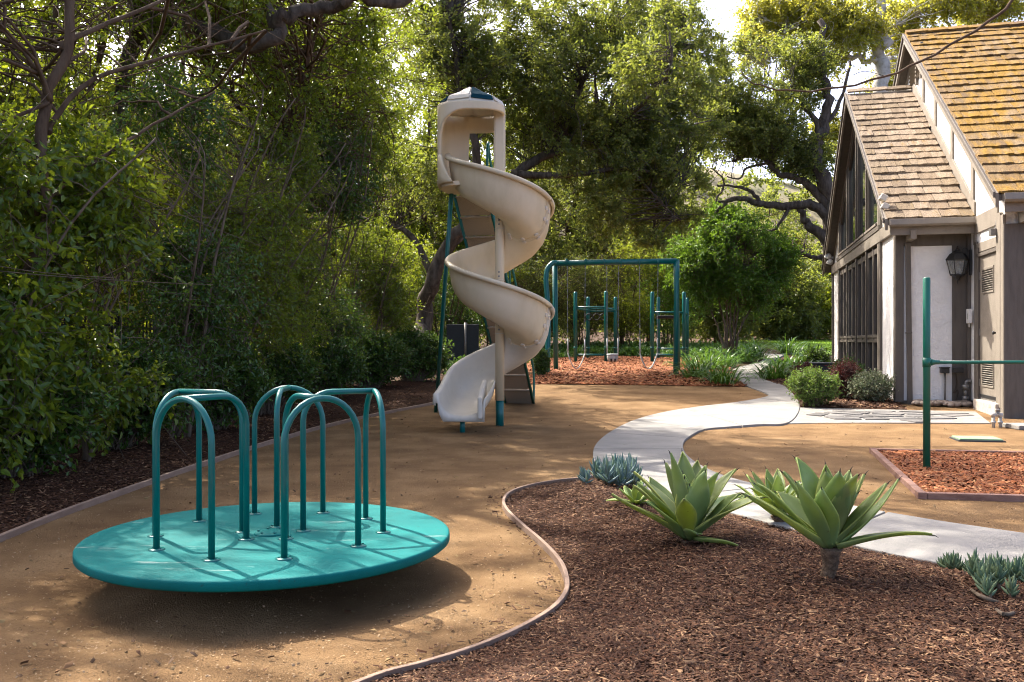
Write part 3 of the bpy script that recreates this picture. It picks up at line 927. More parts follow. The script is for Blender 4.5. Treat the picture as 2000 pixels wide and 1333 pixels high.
for i, c in enumerate(cells):
    poly = [(c[0] - .5, c[1] - .4), (c[0] + .5, c[1] - .4), (c[0] + .5, c[1] + .4), (c[0] - .5, c[1] + .4)]
    for j, d in enumerate(cells):
        if j != i and np.hypot(*(d - c)) < 1.6:
            n_ = (d - c) / np.hypot(*(d - c)); m_ = (c + d) / 2 - n_ * 0.028
            poly = clip_half(poly, m_[0], m_[1], n_[0], n_[1])
    cc = np.mean(poly, 0)
    # keep within the strip
    if not all(in_poly(np.array([[p[0], p[1], 0.]]), fpoly)[0] for p in poly):
        poly = [tuple(cc + (np.array(p) - cc) * 0.7) for p in poly]
    if not all(in_poly(np.array([[p[0], p[1], 0.]]), fpoly)[0] for p in poly): continue
    zz = gz(cc[1]) + 0.012
    mb = MB(); mb.prism([(p[0], p[1], zz - 0.01) for p in poly], (0, 0, 0.018 + RNG.uniform(0, .008)))
    mb.build('flagstone', M['flag'], fl, bevel=0.004)

# bed by the house
bed_house = [gp(1548, 772), gp(1562, 797), gp(1640, 799.5), gp(1770, 802), Vector((7.0, 16.2, 0)), Vector((9.4, 26, 0)), gp(1560, 715), gp(1535, 710), gp(1484, 734), gp(1500, 747), gp(1530, 757)]
hh = lambda P: 0.03 * np.clip(poly_dist(P, bed_house) / 0.4, 0, 1)
sheet('mulch_border', bed_house, M['mulch'], 0.010, hh, 1.0, label='mulch border along the house wall')
chips('bark_mulch', bed_house, M['chips'], 8000, 0.07, 0.022, hh, 0.014, None, None, 1.0, 'dark bark mulch in the border by the house')
# lawn
sheet('lawn', G((1540, 692), (1640, 694), (1800, 692), (1800, 670), (1640, 668.5), (1500, 669)), M['lawn'], 0.01, None, 3.0, label='sunlit green lawn behind the house corner')
chips('grit', court, M['grit'], 26000, 0.008, 0.006, h_court, -0.002, 3.0, 14, 2.0, 'pale grit on the granite court', (-3.1, 6.0))
# dry leaves on the court
chips('leaf_litter', court, M['litter'], 1500, 0.024, 0.013, h_court, 0.006, 3.0, 20, 2.0, 'few dry leaves scattered on the granite court', (-3.0, 6.0))
#PART2

# ------------------------------------------------------------------ house
HA = Vector((6.92, 16.15, 0))
HROT = -math.atan2(0.2386, 0.9711)
house = thing('house', 'white stucco house with brown timber trim, tall gable windows and mossy shingle roofs', 'house', HA, HROT)
UU, VV = Vector((0.9711, -0.2386, 0)), Vector((0.2386, 0.9711, 0))


def hw(t, s, z): return HA + UU * t + VV * s + Vector((0, 0, z))


def hproj(t, s, z):
    p = hw(t, s, z)
    return 1000 + p.x / p.y * F, HOR - (p.z - EYE) / p.y * F


def hpart(name, mb, m, bevel=0.0, parent=None, label=None):
    o = mb.build(name, m, parent or house, bevel)
    if label: o['label'] = label
    return o


def hb(name, m, *boxes, bevel=0.006, parent=None, label=None):
    mb = MB()
    for b in boxes: mb.bx(*b)
    return hpart(name, mb, m, bevel, parent, label)


T2 = 1.22                     # plane of the second, bigger gable
LR_S, LR_Z, LE_S, LE_Z = 5.2, 7.06, -0.42, 3.33      # lower roof ridge and eave
BR_S, BR_Z, BE_S, BE_Z = 4.84, 8.24, -2.55, 3.40     # bigger roof
lsl = (LR_Z - LE_Z) / (LR_S - LE_S)
bsl = (BR_Z - BE_Z) / (BR_S - BE_S)
zl = lambda s: LE_Z + (s - LE_S) * lsl if s <= LR_S else LR_Z - (s - LR_S) * lsl
zb = lambda s: BE_Z + (s - BE_S) * bsl if s <= BR_S else BR_Z - (s - BR_S) * bsl
# bay walls
TW = 0.12
hb('foundation', M['foundation'], (0.03, T2 - 0.01, 0.04, 0.3, -0.3, 0.13), (0.03, 0.3, 0.3, 10.4, -0.3, 0.40), (T2 + 0.02, 1.6, -2.06, 0.0, -0.3, 0.16), (T2 + 0.02, 6, -2.05, -1.8, -0.3, 0.02))
hb('wall', M['stucco'], (0.0, T2, 0.02, 0.2, 0.13, 3.2), bevel=0.0)
mb = MB()
mb.prism([(0.02, 0.2, 0.13), (0.02, 0.2, zl(0.2) - .12), (0.02, 1.84, zl(1.84) - .12), (0.02, 1.84, 0.13)], (0.14, 0, 0))
mb.prism([(0.02, 8.7, 0.62), (0.02, 8.7, zl(8.7) - .12), (0.02, 10.38, zl(10.38) - .12), (0.02, 10.38, 0.62)], (0.14, 0, 0))
mb.prism([(0.02, 1.84, 0.13), (0.02, 1.84, 0.45), (0.02, 8.7, 0.62), (0.02, 8.7, 0.33)], (0.14, 0, 0))
hpart('wall', mb, M['stucco'])
# interior backing
mb = MB(); mb.prism([(0.75, 0.6, 0.3), (0.75, 0.6, 3.2), (0.75, 5.2, 6.6), (0.75, 9.8, 3.2), (0.75, 9.8, 0.3)], (0.05, 0, 0)); hpart('interior', mb, M['darkroom'])
# second gable wall (timber framed) and the front wall right of it
mb = MB()
mb.prism([(T2, -2.1, 0.16), (T2, -2.1, zb(-2.1) - .15), (T2, BR_S, BR_Z - .15), (T2, 11.5, zb(11.5) - .15), (T2, 11.5, 0.16)], (0.15, 0, 0))
hpart('wall', mb, M['stucco'])
hb('wall', M['stucco'], (T2 + 0.15, 6.0, -2.08, -1.93, 0.02, 3.3), bevel=0.0)
# roofs: slab plus shingles
def slab(e_s, e_z, r_s, r_z, t0, t1, th):
    mb = MB()
    mb.prism([(t0, e_s, e_z), (t0, r_s, r_z), (t0, r_s, r_z - th), (t0, e_s, e_z - th)], (t1 - t0, 0, 0))
    return mb


roofL = hpart('roof', slab(LE_S, LE_Z, LR_S, LR_Z, -0.2, T2 - 0.002, 0.09), M['trim'])
hpart('roof_slope', slab(LR_S * 2 - LE_S, LE_Z, LR_S + .001, LR_Z, -0.2, T2 - 0.002, 0.09), M['trim'])
roofB = hpart('roof', slab(BE_S, BE_Z, BR_S, BR_Z, T2 - 0.2, 6.2, 0.10), M['trim'])
hpart('roof_slope', slab(BR_S * 2 - BE_S, BE_Z, BR_S + .001, BR_Z, T2 - 0.2, 6.2, 0.10), M['trim'])


def shingle_mesh(w_, l_, seed):
    r = random.Random(seed)
    bm = bmesh.new()
    th = 0.03
    nx = 4
    vs = []
    for z in (0, th):
        for j in (0, 1):
            for i in range(nx + 1):
                x = (i / nx - .5) * w_
                y = (0 if j == 0 else l_) + (r.uniform(-.012, .012) if j == 0 else 0)
                vs.append(bm.verts.new((x, y, z + (r.uniform(-.006, .006) if j == 0 else -0.02))))
    m = nx + 1
    for i in range(nx):
        bm.faces.new((vs[2 * m + i], vs[2 * m + i + 1], vs[3 * m + i + 1], vs[3 * m + i]))
        bm.faces.new((vs[i], vs[2 * m + i], vs[2 * m + i + 1], vs[i + 1])[::-1])
        bm.faces.new((vs[i], vs[m + i], vs[m + i + 1], vs[i + 1]))
    for i in (0, nx):
        bm.faces.new((vs[i], vs[m + i], vs[3 * m + i], vs[2 * m + i]))
    bmesh.ops.recalc_face_normals(bm, faces=bm.faces)
    me = bpy.data.meshes.new('shingle'); bm.to_mesh(me); bm.free()
    return me


def shingle_roof(parent, e_s, e_z, r_s, r_z, t0, t1, exposure, wid, m, vis_px, t_max_fn=None):
    meshes = [shingle_mesh(1.0, exposure * 1.35, k) for k in range(6)]
    for me in meshes: me.materials.append(m)
    ang = math.atan2(r_z - e_z, r_s - e_s)
    ln = math.hypot(r_z - e_z, r_s - e_s)
    rows = int(ln / exposure)
    rest = MB()
    cnt = 0
    r = random.Random(3)
    for k in range(rows + 1):
        d = -0.05 + k * exposure
        x = t0 - 0.02 + (-(wid * 0.5) if k % 2 else 0) * r.uniform(.6, 1)
        while x < t1:
            w_ = wid * r.uniform(0.82, 1.2)
            a, b = max(x, t0 - 0.03), min(x + w_, t1)
            x += w_
            if b - a < 0.05: continue
            s = e_s + d * math.cos(ang); z = e_z + d * math.sin(ang) + 0.035
            if d + exposure * 1.35 > ln + 0.12: continue
            c = (a + b) / 2
            px, py = hproj(c, s, z)
            if px < vis_px and cnt < 297:
                o = bpy.data.objects.new('shingle', meshes[r.randrange(6)])
                COL.objects.link(o); o.parent = parent
                o.location = (c, s + r.uniform(-.012, .012), z + r.uniform(-.004, .006))
                o.rotation_euler = (ang + r.uniform(-.012, .012) - 0.03, 0, r.uniform(-.012, .012))
                o.scale = (b - a - 0.008, 1, r.uniform(.8, 1.3))
                cnt += 1
            else:
                M_ = Matrix.Rotation(ang - 0.03, 3, 'X')
                rest.box((c, s + math.cos(ang) * exposure * .6, z + math.sin(ang) * exposure * .6), (b - a - 0.008, exposure * 1.3, 0.03), M_)
    if rest.v:
        o = rest.build('shingles', m, parent); o['kind'] = 'stuff'
    return cnt


n1 = shingle_roof(roofL, LE_S, LE_Z, LR_S, LR_Z, -0.2, T2 - 0.03, 0.325, 0.285, M['shingle_grey'], 9999)
n2 = shingle_roof(roofB, BE_S, BE_Z, BR_S, BR_Z, T2 - 0.2, 6.1, 0.355, 0.30, M['shingle_moss'], 2035)
print('shingles', n1, n2)
# ridge caps
for (s, z, t0, t1, m, par) in ((LR_S, LR_Z, -0.22, T2, M['shingle_grey'], roofL), (BR_S, BR_Z, T2 - 0.22, 6.1, M['shingle_moss'], roofB)):
    x = t0
    while x < t1 - 0.05:
        e = min(x + 0.45, t1)
        mb = MB(); mb.beam((x, s - 0.07, z + 0.045), (e, s - 0.07, z + 0.06), 0.2, 0.035, up=(0, -0.5, 0.8))
        mb.build('ridge_cap', m, par); x += 0.42
# rake boards
def rake(t, e_s, e_z, r_s, r_z, m, wd=0.2, th=0.05, far=True, near=True, drop=0.0):
    for k in ([0] if near else []) + ([1] if far else []):
        a = (t, e_s if k == 0 else 2 * r_s - e_s, e_z); b = (t, r_s, r_z)
        mb = MB(); mb.prism([(a[0], a[1], a[2] - wd - drop), (a[0], a[1], a[2] - drop), (b[0], b[1], b[2] - drop), (b[0], b[1], b[2] - wd - drop)], (-th, 0, 0))
        hpart('rake_board', mb, m, 0.005)


rake(-0.2, LE_S, LE_Z + .02, LR_S, LR_Z + .02, M['trimlight'])
rake(-0.252, LE_S + .02, LE_Z + .04, LR_S, LR_Z + .04, M['trim'], 0.09, 0.03)
rake(T2 - 0.2, BE_S, BE_Z + .02, BR_S, BR_Z + .02, M['trimlight'], 0.22)
rake(T2 - 0.252, BE_S, BE_Z + .04, BR_S, BR_Z + .04, M['trim'], 0.09, 0.03)
rake(T2 - 0.004, BE_S + .5, BE_Z + .03 + .5 * bsl - .12, BR_S, BR_Z - .12, M['trimlight'], 0.16, 0.03)
rake(0.015, LE_S + .5, LE_Z + .5 * lsl - .12, LR_S, LR_Z - .12, M['trimlight'], 0.16, 0.03)
# flashing board above the lower roof on the big gable
mb = MB(); mb.prism([(T2 - 0.002, LE_S, LE_Z - 0.15), (T2 - 0.002, LE_S, LE_Z + 0.27), (T2 - 0.002, LR_S, LR_Z + 0.27), (T2 - 0.002, LR_S, LR_Z - 0.1)], (-0.03, 0, 0)); hpart('flashing_board', mb, M['trimlight'], 0.005)
mb = MB(); mb.prism([(T2 - 0.002, 2 * LR_S - LE_S, LE_Z - .1), (T2 - 0.002, 2 * LR_S - LE_S, LE_Z + 0.27), (T2 - 0.002, LR_S, LR_Z + 0.27), (T2 - 0.002, LR_S, LR_Z - 0.1)], (-0.03, 0, 0)); hpart('flashing_board', mb, M['trimlight'], 0.005)
# timber posts on the big gable
for s in (-0.25, 1.25, 2.7, 3.9):
    z0 = max(zl(s) + .2, 3.3); hb('timber_post', M['trimlight'], (T2 - 0.032, T2 - 0.002, s - 0.09, s + 0.09, z0, zb(s) - .2))
# attic vent with slats
vent = hb('attic_vent', M['darkroom'], (T2 - 0.012, T2 - 0.001, 4.02, 5.4, 7.12, 7.75), bevel=0)
for k in range(7):
    mb = MB(); mb.box((T2 - 0.045, 4.65, 7.15 + k * 0.085), (0.07, 1.2, 0.014), Matrix.Rotation(0.6, 3, 'Y')); mb.build('slat', M['trimlight'], vent)
hb('vent_frame', M['trimlight'], (T2 - 0.06, T2 - 0.002, 3.99, 4.08, 7.0, 7.8), (T2 - 0.06, T2 - 0.002, 4.5, 4.6, 7.0, 7.9), parent=vent)
# gutters
def gutter(t0, t1, s, z, m):
    mb = MB()
    prof = [(0, 0), (-0.03, -0.10), (0.0, -0.13), (0.11, -0.13), (0.11, 0.0), (0.10, 0.0), (0.10, -0.12), (0.01, -0.12), (-0.012, -0.095), (0.014, 0)]
    mb.prism([(t0, s - 0.11 + a, z + b) for a, b in prof], (t1 - t0, 0, 0))
    hpart('gutter', mb, m, 0.003)


gutter(-0.19, T2 - 0.04, LE_S - .02, LE_Z - 0.0, M['trimlight'])
gutter(T2 - 0.16, 6.1, BE_S - .02, BE_Z, M['trimlight'])
hb('fascia', M['trimlight'], (-0.16, T2 - 0.03, LE_S + .0, LE_S + .04, LE_Z - .27, LE_Z - .09))
hb('fascia', M['trimlight'], (T2 - .12, 6.1, BE_S + .0, BE_S + .04, BE_Z - .27, BE_Z - .10))
hb('soffit', M['trim'], (-0.1, T2 - 0.02, LE_S + .04, 0.02, LE_Z - .16, LE_Z - .13), bevel=0)
hb('soffit', M['trim'], (T2 + .01, 6.1, BE_S + .04, -2.09, BE_Z - .16, BE_Z - .13), bevel=0)
hb('rafter_end', M['trimlight'], (0.16, 0.26, LE_S - .06, 0.0, 2.98, 3.14))
hb('rafter_end', M['trimlight'], (T2 + .18, T2 + .32, BE_S - .06, -2.1, 3.0, 3.22))
# bay front trim
hb('corner_post', M['trim'], (-0.015, 0.13, -0.02, 0.05, 0.10, 3.15))
hb('timber_post', M['trim'], (0.93, T2 - 0.004, -0.012, 0.03, 0.12, 2.92))
hb('header_beam', M['trim'], (0.13, T2 - 0.004, -0.014, 0.03, 2.90, 3.2))
mb = MB(); mb.beam((0.19, -0.055, 2.95), (0.225, -0.055, 0.02), 0.085, 0.07, up=(0, 1, 0)); mb.beam((0.225, -0.05, 0.05), (0.225, -0.16, -0.0), 0.09, 0.07)
mb.box((0.205, -0.055, 1.35), (0.1, 0.085, 0.03)); hpart('downspout', mb, M['trim'], 0.006)
# side gable frame: posts, beams, windows
SB = [1.84, 3.54, 5.2, 6.95, 8.70]
hb('gable_post', M['trim'], (-0.03, 0.05, 1.62, 1.84, 0.15, zl(1.7) - .25))
hb('gable_post', M['trim'], (-0.03, 0.05, 8.70, 8.92, 0.4, zl(8.9) - .25))
hb('gable_post', M['trim'], (-0.035, 0.05, 10.25, 10.42, 0.2, 3.1))
hb('gable_beam', M['trimlight'], (-0.045, 0.05, 0.06, 10.42, 3.16, 3.40))
hb('gable_beam', M['trim'], (-0.06, 0.05, 1.6, 8.95, 3.40, 3.50))
hb('corner_post', M['trim'], (-0.02, 0.05, 0.05, 0.16, 0.10, 3.15))


def window(s0, s1, z0, z1a, z1b, lower):
    """glazed bay between two mullions; the head runs from z1a (at s0) to z1b (at s1)"""
    wo = MB()
    for s in (s0, s1): wo.bx(-0.035, 0.06, s - 0.07, s + 0.07, z0, (z1a if s == s0 else z1b))
    wo.prism([(-0.03, s0 + .07, z0), (-0.03, s1 - .07, z0), (-0.03, s1 - .07, z0 + .1), (-0.03, s0 + .07, z0 + .1)], (0.08, 0, 0))
    win = hpart('window', wo, M['trimlight'], 0.006)
    a, b = s0 + 0.07, s1 - 0.07
    fr_ = MB()
    gaps = [(a, (a + b) / 2 - .02), ((a + b) / 2 + .02, b)] if lower else [(a, b)]
    for g0, g1 in gaps:
        lerpz = lambda s: z1a + (z1b - z1a) * (s - s0) / (s1 - s0)
        for s in (g0 + .035, g1 - .035): fr_.bx(0.0, 0.07, s - .035, s + .035, z0 + .1, lerpz(s) - .06)
        fr_.prism([(0.002, g0, lerpz(g0) - .16), (0.002, g1, lerpz(g1) - .16), (0.002, g1, lerpz(g1) - .05), (0.002, g0, lerpz(g0) - .05)], (0.066, 0, 0))
        if lower:
            fr_.bx(-0.012, 0.06, g0, g1, 1.17, 1.225); fr_.bx(-0.012, 0.06, g0, g1, 1.27, 1.33); fr_.bx(0.01, 0.06, g0, g1, 1.22, 1.28)
        p = MB(); p.prism([(0.045, g0 + .05, z0 + .1), (0.045, g1 - .05, z0 + .1), (0.045, g1 - .05, lerpz(g1 - .05) - .1), (0.045, g0 + .05, lerpz(g0 + .05) - .1)], (0.008, 0, 0))
        p.build('pane', M['glass'], win)
    if lower: fr_.bx(-0.01, 0.06, (a + b) / 2 - .05, (a + b) / 2 + .05, z0 + .1, z1a)
    fr_.build('frame', M['trim'], win, 0.004)
    sl_ = MB(); sl_.bx(-0.07, 0.0, s0 + .07, s1 - .07, z0 + .02, z0 + .07); sl_.build('sill', M['trimlight'], win, 0.004)


for a, b in zip(SB[:-1], SB[1:]):
    window(a, b, 0.42, 3.15, 3.15, True)
    window(a, b, 3.50, zl(a) - .3, zl(b) - .3, False) if not (a < LR_S < b) else None
# second big-gable face: door wall
DS0, DS1, DZ0, DZ1 = -0.72, -1.80, 0.27, 2.62
hb('door_frame', M['trim'], (T2 - 0.05, T2 + 0.01, -0.72, -0.56, 0.10, 2.78), (T2 - 0.03, T2 + 0.01, -0.56, -0.40, 0.02, 2.9), (T2 - 0.05, T2 + .01, -1.80, -0.56, 2.62, 2.68))
hb('door_frame', M['trimlight'], (T2 - 0.05, T2 + 0.01, -2.02, -1.80, 0.16, 3.2), (T2 - 0.03, T2 + 0.01, -1.8, -0.40, 2.70, 2.86), (T2 - 0.03, T2 + 0.01, -1.8, -0.36, 3.04, 3.34), (T2 - 0.03, T2 + 0.01, -0.46, -0.34, 2.86, 3.04))
hb('timber_post', M['trimlight'], (T2 - 0.045, T2 - 0.0, -2.16, -2.02, -0.02, 3.15))
hb('timber_post', M['trim'], (T2 - 0.04, T2 + 0.32, -2.20, -2.09, -0.06, 3.0))
hb('timber_post', M['trim'], (T2 - 0.06, T2 - .002, -0.10, -0.015, 0.1, 3.2))
mb = MB(); mb.bx(T2 - .012, T2 + .02, DS1, DS0, DZ0, DZ1); door = hpart('door', mb, M['trimlight'], 0.003)
for (v0, v1, z0, z1) in ((-0.86, -1.56, 1.99, 2.42), (-0.86, -1.56, 0.44, 0.86)):
    vf = MB()
    for b in ((v1, v0, z0, z0 + .03), (v1, v0, z1 - .03, z1), (v1, v1 + .03, z0 + .03, z1 - .03), (v0 - .03, v0, z0 + .03, z1 - .03)): vf.bx(T2 - .026, T2 - .012, *b)
    vf.build('vent_frame', M['trimlight'], door, 0.003)
    mb = MB(); mb.bx(T2 - .0135, T2 - .0125, v1 + .03, v0 - .03, z0 + .03, z1 - .03); mb.build('vent_back', M['darkroom'], door)
    for k in range(10):
        mb = MB(); mb.box((T2 - .022, (v0 + v1) / 2, z0 + .05 + k * (z1 - z0 - .08) / 9.4), (0.02, v0 - v1 - .06, 0.008), Matrix.Rotation(0.7, 3, 'Y')); mb.build('louver', M['trimlight'], door)
mb = MB(); mb.lathe([(0.0, 0), (0.016, 0), (0.016, .03), (0.03, .04), (0.03, .06), (0.0, .065)], 10, (0, 0, 0)); mb.v = [(T2 - .012 - z, -1.70 + x, 1.33 + y) for x, y, z in mb.v]; mb.build('handle', M['black'], door)
for z in (0.5, 1.35, 2.3):
    mb = MB(); mb.bx(T2 - .03, T2 - .01, DS0 - .01, DS0 + .02, z - .06, z + .06); mb.build('hinge', M['steel'], door)
hb('doorstep', M['palestone'], (T2 - .10, T2 + .02, -1.95, -0.62, -.1, 0.22), bevel=.02)
hb('kick_sill', M['black'], (T2 - .03, T2 - .012, -1.78, -0.75, 0.25, 0.31))
hb('floodlight', M['steel'], (T2 - .14, T2 - .05, -1.86, -1.74, 2.86, 2.97), (T2 - .05, T2 - .03, -1.83, -1.77, 2.86, 3.1))

# lantern on the door wall
Lp = hw(0.98, -0.17, 0)
lz = EYE + (HOR - 556) / F * Lp.y
lan = thing('wall_lantern', 'black carriage lantern hanging on the wall beside the louvred door', 'lantern', (Lp.x, Lp.y, lz), HROT)
k6 = 6
mb = MB(); mb.lathe([(0.0, 0.0), (0.012, 0.03), (0.006, 0.06), (0.03, 0.07), (0.06, 0.12), (0.125, 0.155), (0.125, 0.175), (0.0, 0.176)], k6, sm=False); mb.build('base', M['black'], lan)
mb = MB(); mb.lathe([(0.0, 0.42), (0.19, 0.42), (0.195, 0.435), (0.13, 0.53), (0.075, 0.565), (0.07, 0.58), (0.03, 0.6), (0.035, 0.62), (0.012, 0.64), (0.02, 0.655), (0.0, 0.68)], k6, sm=False); mb.build('roof', M['black'], lan)
mb = MB()
for k in range(k6):
    a = 2 * PI * k / k6
    mb.tube([(0.12 * math.cos(a), 0.12 * math.sin(a), 0.175), (0.175 * math.cos(a), 0.175 * math.sin(a), 0.42)], 0.008, 6)
mb.build('frame', M['black'], lan)
for k in range(k6):
    a, b = 2 * PI * k / k6, 2 * PI * (k + 1) / k6
    mb = MB(); mb.prism([(0.117 * math.cos(a), 0.117 * math.sin(a), 0.178), (0.117 * math.cos(b), 0.117 * math.sin(b), 0.178), (0.17 * math.cos(b), 0.17 * math.sin(b), 0.418), (0.17 * math.cos(a), 0.17 * math.sin(a), 0.418)], (-0.002 * math.cos((a + b) / 2), -0.002 * math.sin((a + b) / 2), 0))
    mb.build('pane', M['lglass'], lan)
for x in (-0.04, 0.04):
    mb = MB(); mb.tube([(x, 0, 0.176), (x, 0, 0.27), (x, 0, 0.275), (x, 0, 0.33)], [0.011, 0.011, 0.008, 0.002], 8); mb.build('candle', M['white'], lan)
mb = MB(); mb.tube(smooth([(0.07, 0, 0.57), (0.1, 0, 0.63), (0.17, 0, 0.61), (0.20, 0, 0.53)], 6), 0.007, 6); mb.tube([(0.13, 0, 0.17), (0.20, 0, 0.24)], 0.007, 6)
mb.bx(0.195, 0.22, -0.045, 0.045, 0.15, 0.60); mb.build('bracket', M['black'], lan, 0.004)


def hthing(name, label, cat, t, s, z, parts, group=None):
    p = hw(t, s, z)
    o = thing(name, label, cat, p, HROT, group)
    for nm, mb, m, bv in parts: mb.build(nm, m, o, bv)
    return o


B = lambda *a: MB().bx(*a)
hthing('switch_box', 'small white electrical box with slot beside the door frame, below the lantern', 'electrical box', T2 - 0.03, -0.21, 1.63,
       [('box', B(-.06, .0, -.09, .09, -.12, .13), M['white'], .006), ('slot', B(-.062, -.0601, -.01, .01, -.05, .05), M['black'], 0), ('conduit', MB().tube([(-.03, 0, -.12), (-.03, 0, -.19)], .012, 8), M['white'], 0)])
pb = MB().tube([(0, -.03, 0), (0, -.03, .60)], .016, 8)
hthing('outlet_box', 'grey outdoor outlet box on a conduit against the stucco, left of the pair', 'outlet box', 0.80, -0.03, 0.03,
       [('conduit', pb, M['steel'], 0), ('box', B(-.075, .06, -.11, .03, .60, .69), M['black'], .008), ('cover', B(-.085, .07, -.12, .03, .69, .71), M['black'], .004)])
hthing('outlet_box', 'dark outdoor outlet box with a dangling rusty cable against the stucco', 'outlet box', 1.0, -0.03, 0.03,
       [('box', B(-.08, .09, -.11, .016, .61, .70), M['black'], .008), ('cable', MB().tube(smooth([(-.03, -.05, .61), (-.01, -.04, .4), (-.06, -.03, .25), (0.01, -.03, .3), (-.02, -.03, .12)], 6), .011, 6), M['bark'], 0)])
vp = MB().tube([(0, 0, 0), (0, 0, .12)], .03, 10).tube([(0, 0, .12), (0, 0, .2)], .055, 10).tube([(0, 0, .2), (0, 0, .32)], .035, 10).tube([(0, 0, .32), (0, 0, .40)], .058, 10).tube(smooth([(0, 0, .40), (0.02, 0, .46), (.09, 0, .46)], 5), .03, 8)
hthing('vent_pipe', 'corroded grey valve pipe standing in the pebbles at the inner corner', 'pipe', 1.12, -0.12, 0.03, [('pipe', vp, M['steel'], 0)])
fl_ = MB().box((0, -.03, 0), (.10, .12, .10)).box((-.08, -.1, .05), (.10, .12, .10)).box((-.06, -.1, -.07), (.10, .12, .10))
q = at(1622, 505, 26.0)
fo = thing('floodlight', 'white twin floodlight under the far gable corner', 'floodlight', q)
mb = MB(); mb.tube([(0.1, 0, 0.02), (0, 0, 0)], .03, 8); mb.build('bracket', M['white'], fo)
for dx, dz in ((-.1, .05), (-.04, -.12)):
    mb = MB(); mb.lathe([(0, -.1), (.05, -.1), (.075, .08), (.09, .1), (0, .1)], 12); mb.v = [(x + dx, -z, y + dz) for x, y, z in mb.v]; mb.build('lamp_head', M['white'], fo)
# near gable corner floodlight and white sign-like plate
q = hw(-0.14, -0.02, 3.62)
fo = thing('floodlight', 'pale twin floodlight on the near gable corner beside the gutter', 'floodlight', q, HROT)
for dx, dz in ((-.08, .16), (-.05, 0.0)):
    mb = MB(); mb.box((dx, -.03, dz), (.13, .16, .12), Matrix.Rotation(.5, 3, 'Y')); mb.build('lamp_head', M['plastic_light'], fo, .02)
mb = MB(); mb.box((0.06, .02, -.16), (.03, .16, .24)); mb.build('junction_box', M['white'], fo, .01)
# white valve manifold
q = gp(1948, 836)
vm = thing('irrigation_valve', 'white irrigation valve manifold with twin pipes by the doorstep', 'valve', q)
mb = MB()
for dx in (-.07, .05):
    mb.tube([(dx, 0, -.02), (dx, 0, .22)], .028, 10); mb.tube([(dx, 0, .08), (dx, 0, .12)], .04, 10); mb.tube([(dx, 0, .2), (dx, 0, .27)], .042, 10)
mb.tube([(-.07, 0, .24), (.05, 0, .24)], .028, 10); mb.v = [(x * .8, y * .8, z * .75) for x, y, z in mb.v]; mb.build('pipe', M['steelwhite'], vm)
mb = MB(); mb.tube([(0, .0, .17), (0, .0, .23)], .022, 8); mb.tube([(0, .0, .24), (0, .0, .255)], .04, 8); mb.build('valve_head', M['steel'], vm)
q = gp(1985, 815)
o = thing('drain_fitting', 'black drain fitting at the foot of the corner post', 'drain', q)
mb = MB(); mb.lathe([(0, 0), (.13, 0), (.13, .1), (.09, .12), (.09, .2), (.11, .22), (.11, .26), (0, .26)], 14); mb.build('body', M['acbox'], o)
q = gp(1990, 838)
o = thing('stepping_stone', 'pale rectangular stepping stone at the right edge below the post', 'paving stone', q)
mb = MB(); mb.bx(-.12, .5, -.22, .22, 0, .06); mb.build('slab', M['mortar'], o, .01)
q = gp(1908, 860)
o = thing('valve_box', 'green valve box lid set in the granite behind the chip pit', 'valve box', q, -0.2)
mb = MB(); mb.bx(-.24, .24, -.18, .18, 0.0, .03); mb.build('lid', M['lid'], o, .008)
mb = MB(); mb.bx(-.26, .26, -.2, .2, -.05, .012); mb.build('rim', M['acbox'], o)
q = gp(1592, 958)
o = thing('utility_cover', 'small grey concrete utility cover in the granite behind the agaves', 'cover', q, -0.3)
mb = MB(); mb.bx(-.13, .13, -.2, .2, 0, .03); mb.build('slab', M['concrete'], o, .008)
q = gp(1604, 742)
o = thing('utility_cabinet', 'low charcoal utility cabinet behind the shrubs by the wall', 'cabinet', q, HROT)
mb = MB(); mb.bx(-.38, .38, -.3, .3, 0, .36); mb.build('body', M['acbox'], o, .02)
mb = MB(); mb.bx(-.40, .40, -.32, .32, .362, .41); mb.build('lid', M['acbox'], o, .015)
# pebbles along the bay
peb = []
for k in range(3):
    bm = bmesh.new(); bmesh.ops.create_icosphere(bm, subdivisions=2, radius=0.06)
    for v in bm.verts: v.co = Vector((v.co.x * 1.3, v.co.y, v.co.z * .65)) * (1 + random.uniform(-.1, .1))
    for f in bm.faces: f.smooth = True
    me = bpy.data.meshes.new('pebble'); bm.to_mesh(me); bm.free(); me.materials.append(M['pebble']); peb.append(me)
for i in range(95):
    p = hw(random.uniform(.26, 1.2), random.uniform(-.42, -.03), 0)
    o = bpy.data.objects.new('pebble', peb[i % 3]); COL.objects.link(o)
    o.location = (p.x, p.y, gz(p.y) + 0.035 + random.uniform(0, .03)); o.rotation_euler = (random.uniform(-.3, .3), random.uniform(-.3, .3), random.uniform(0, 6)); o.scale = [random.uniform(.55, 1.15)] * 3
    tag(o, 'brown river pebble in the drip strip below the stucco bay wall', 'pebble', 'river pebbles along the house')

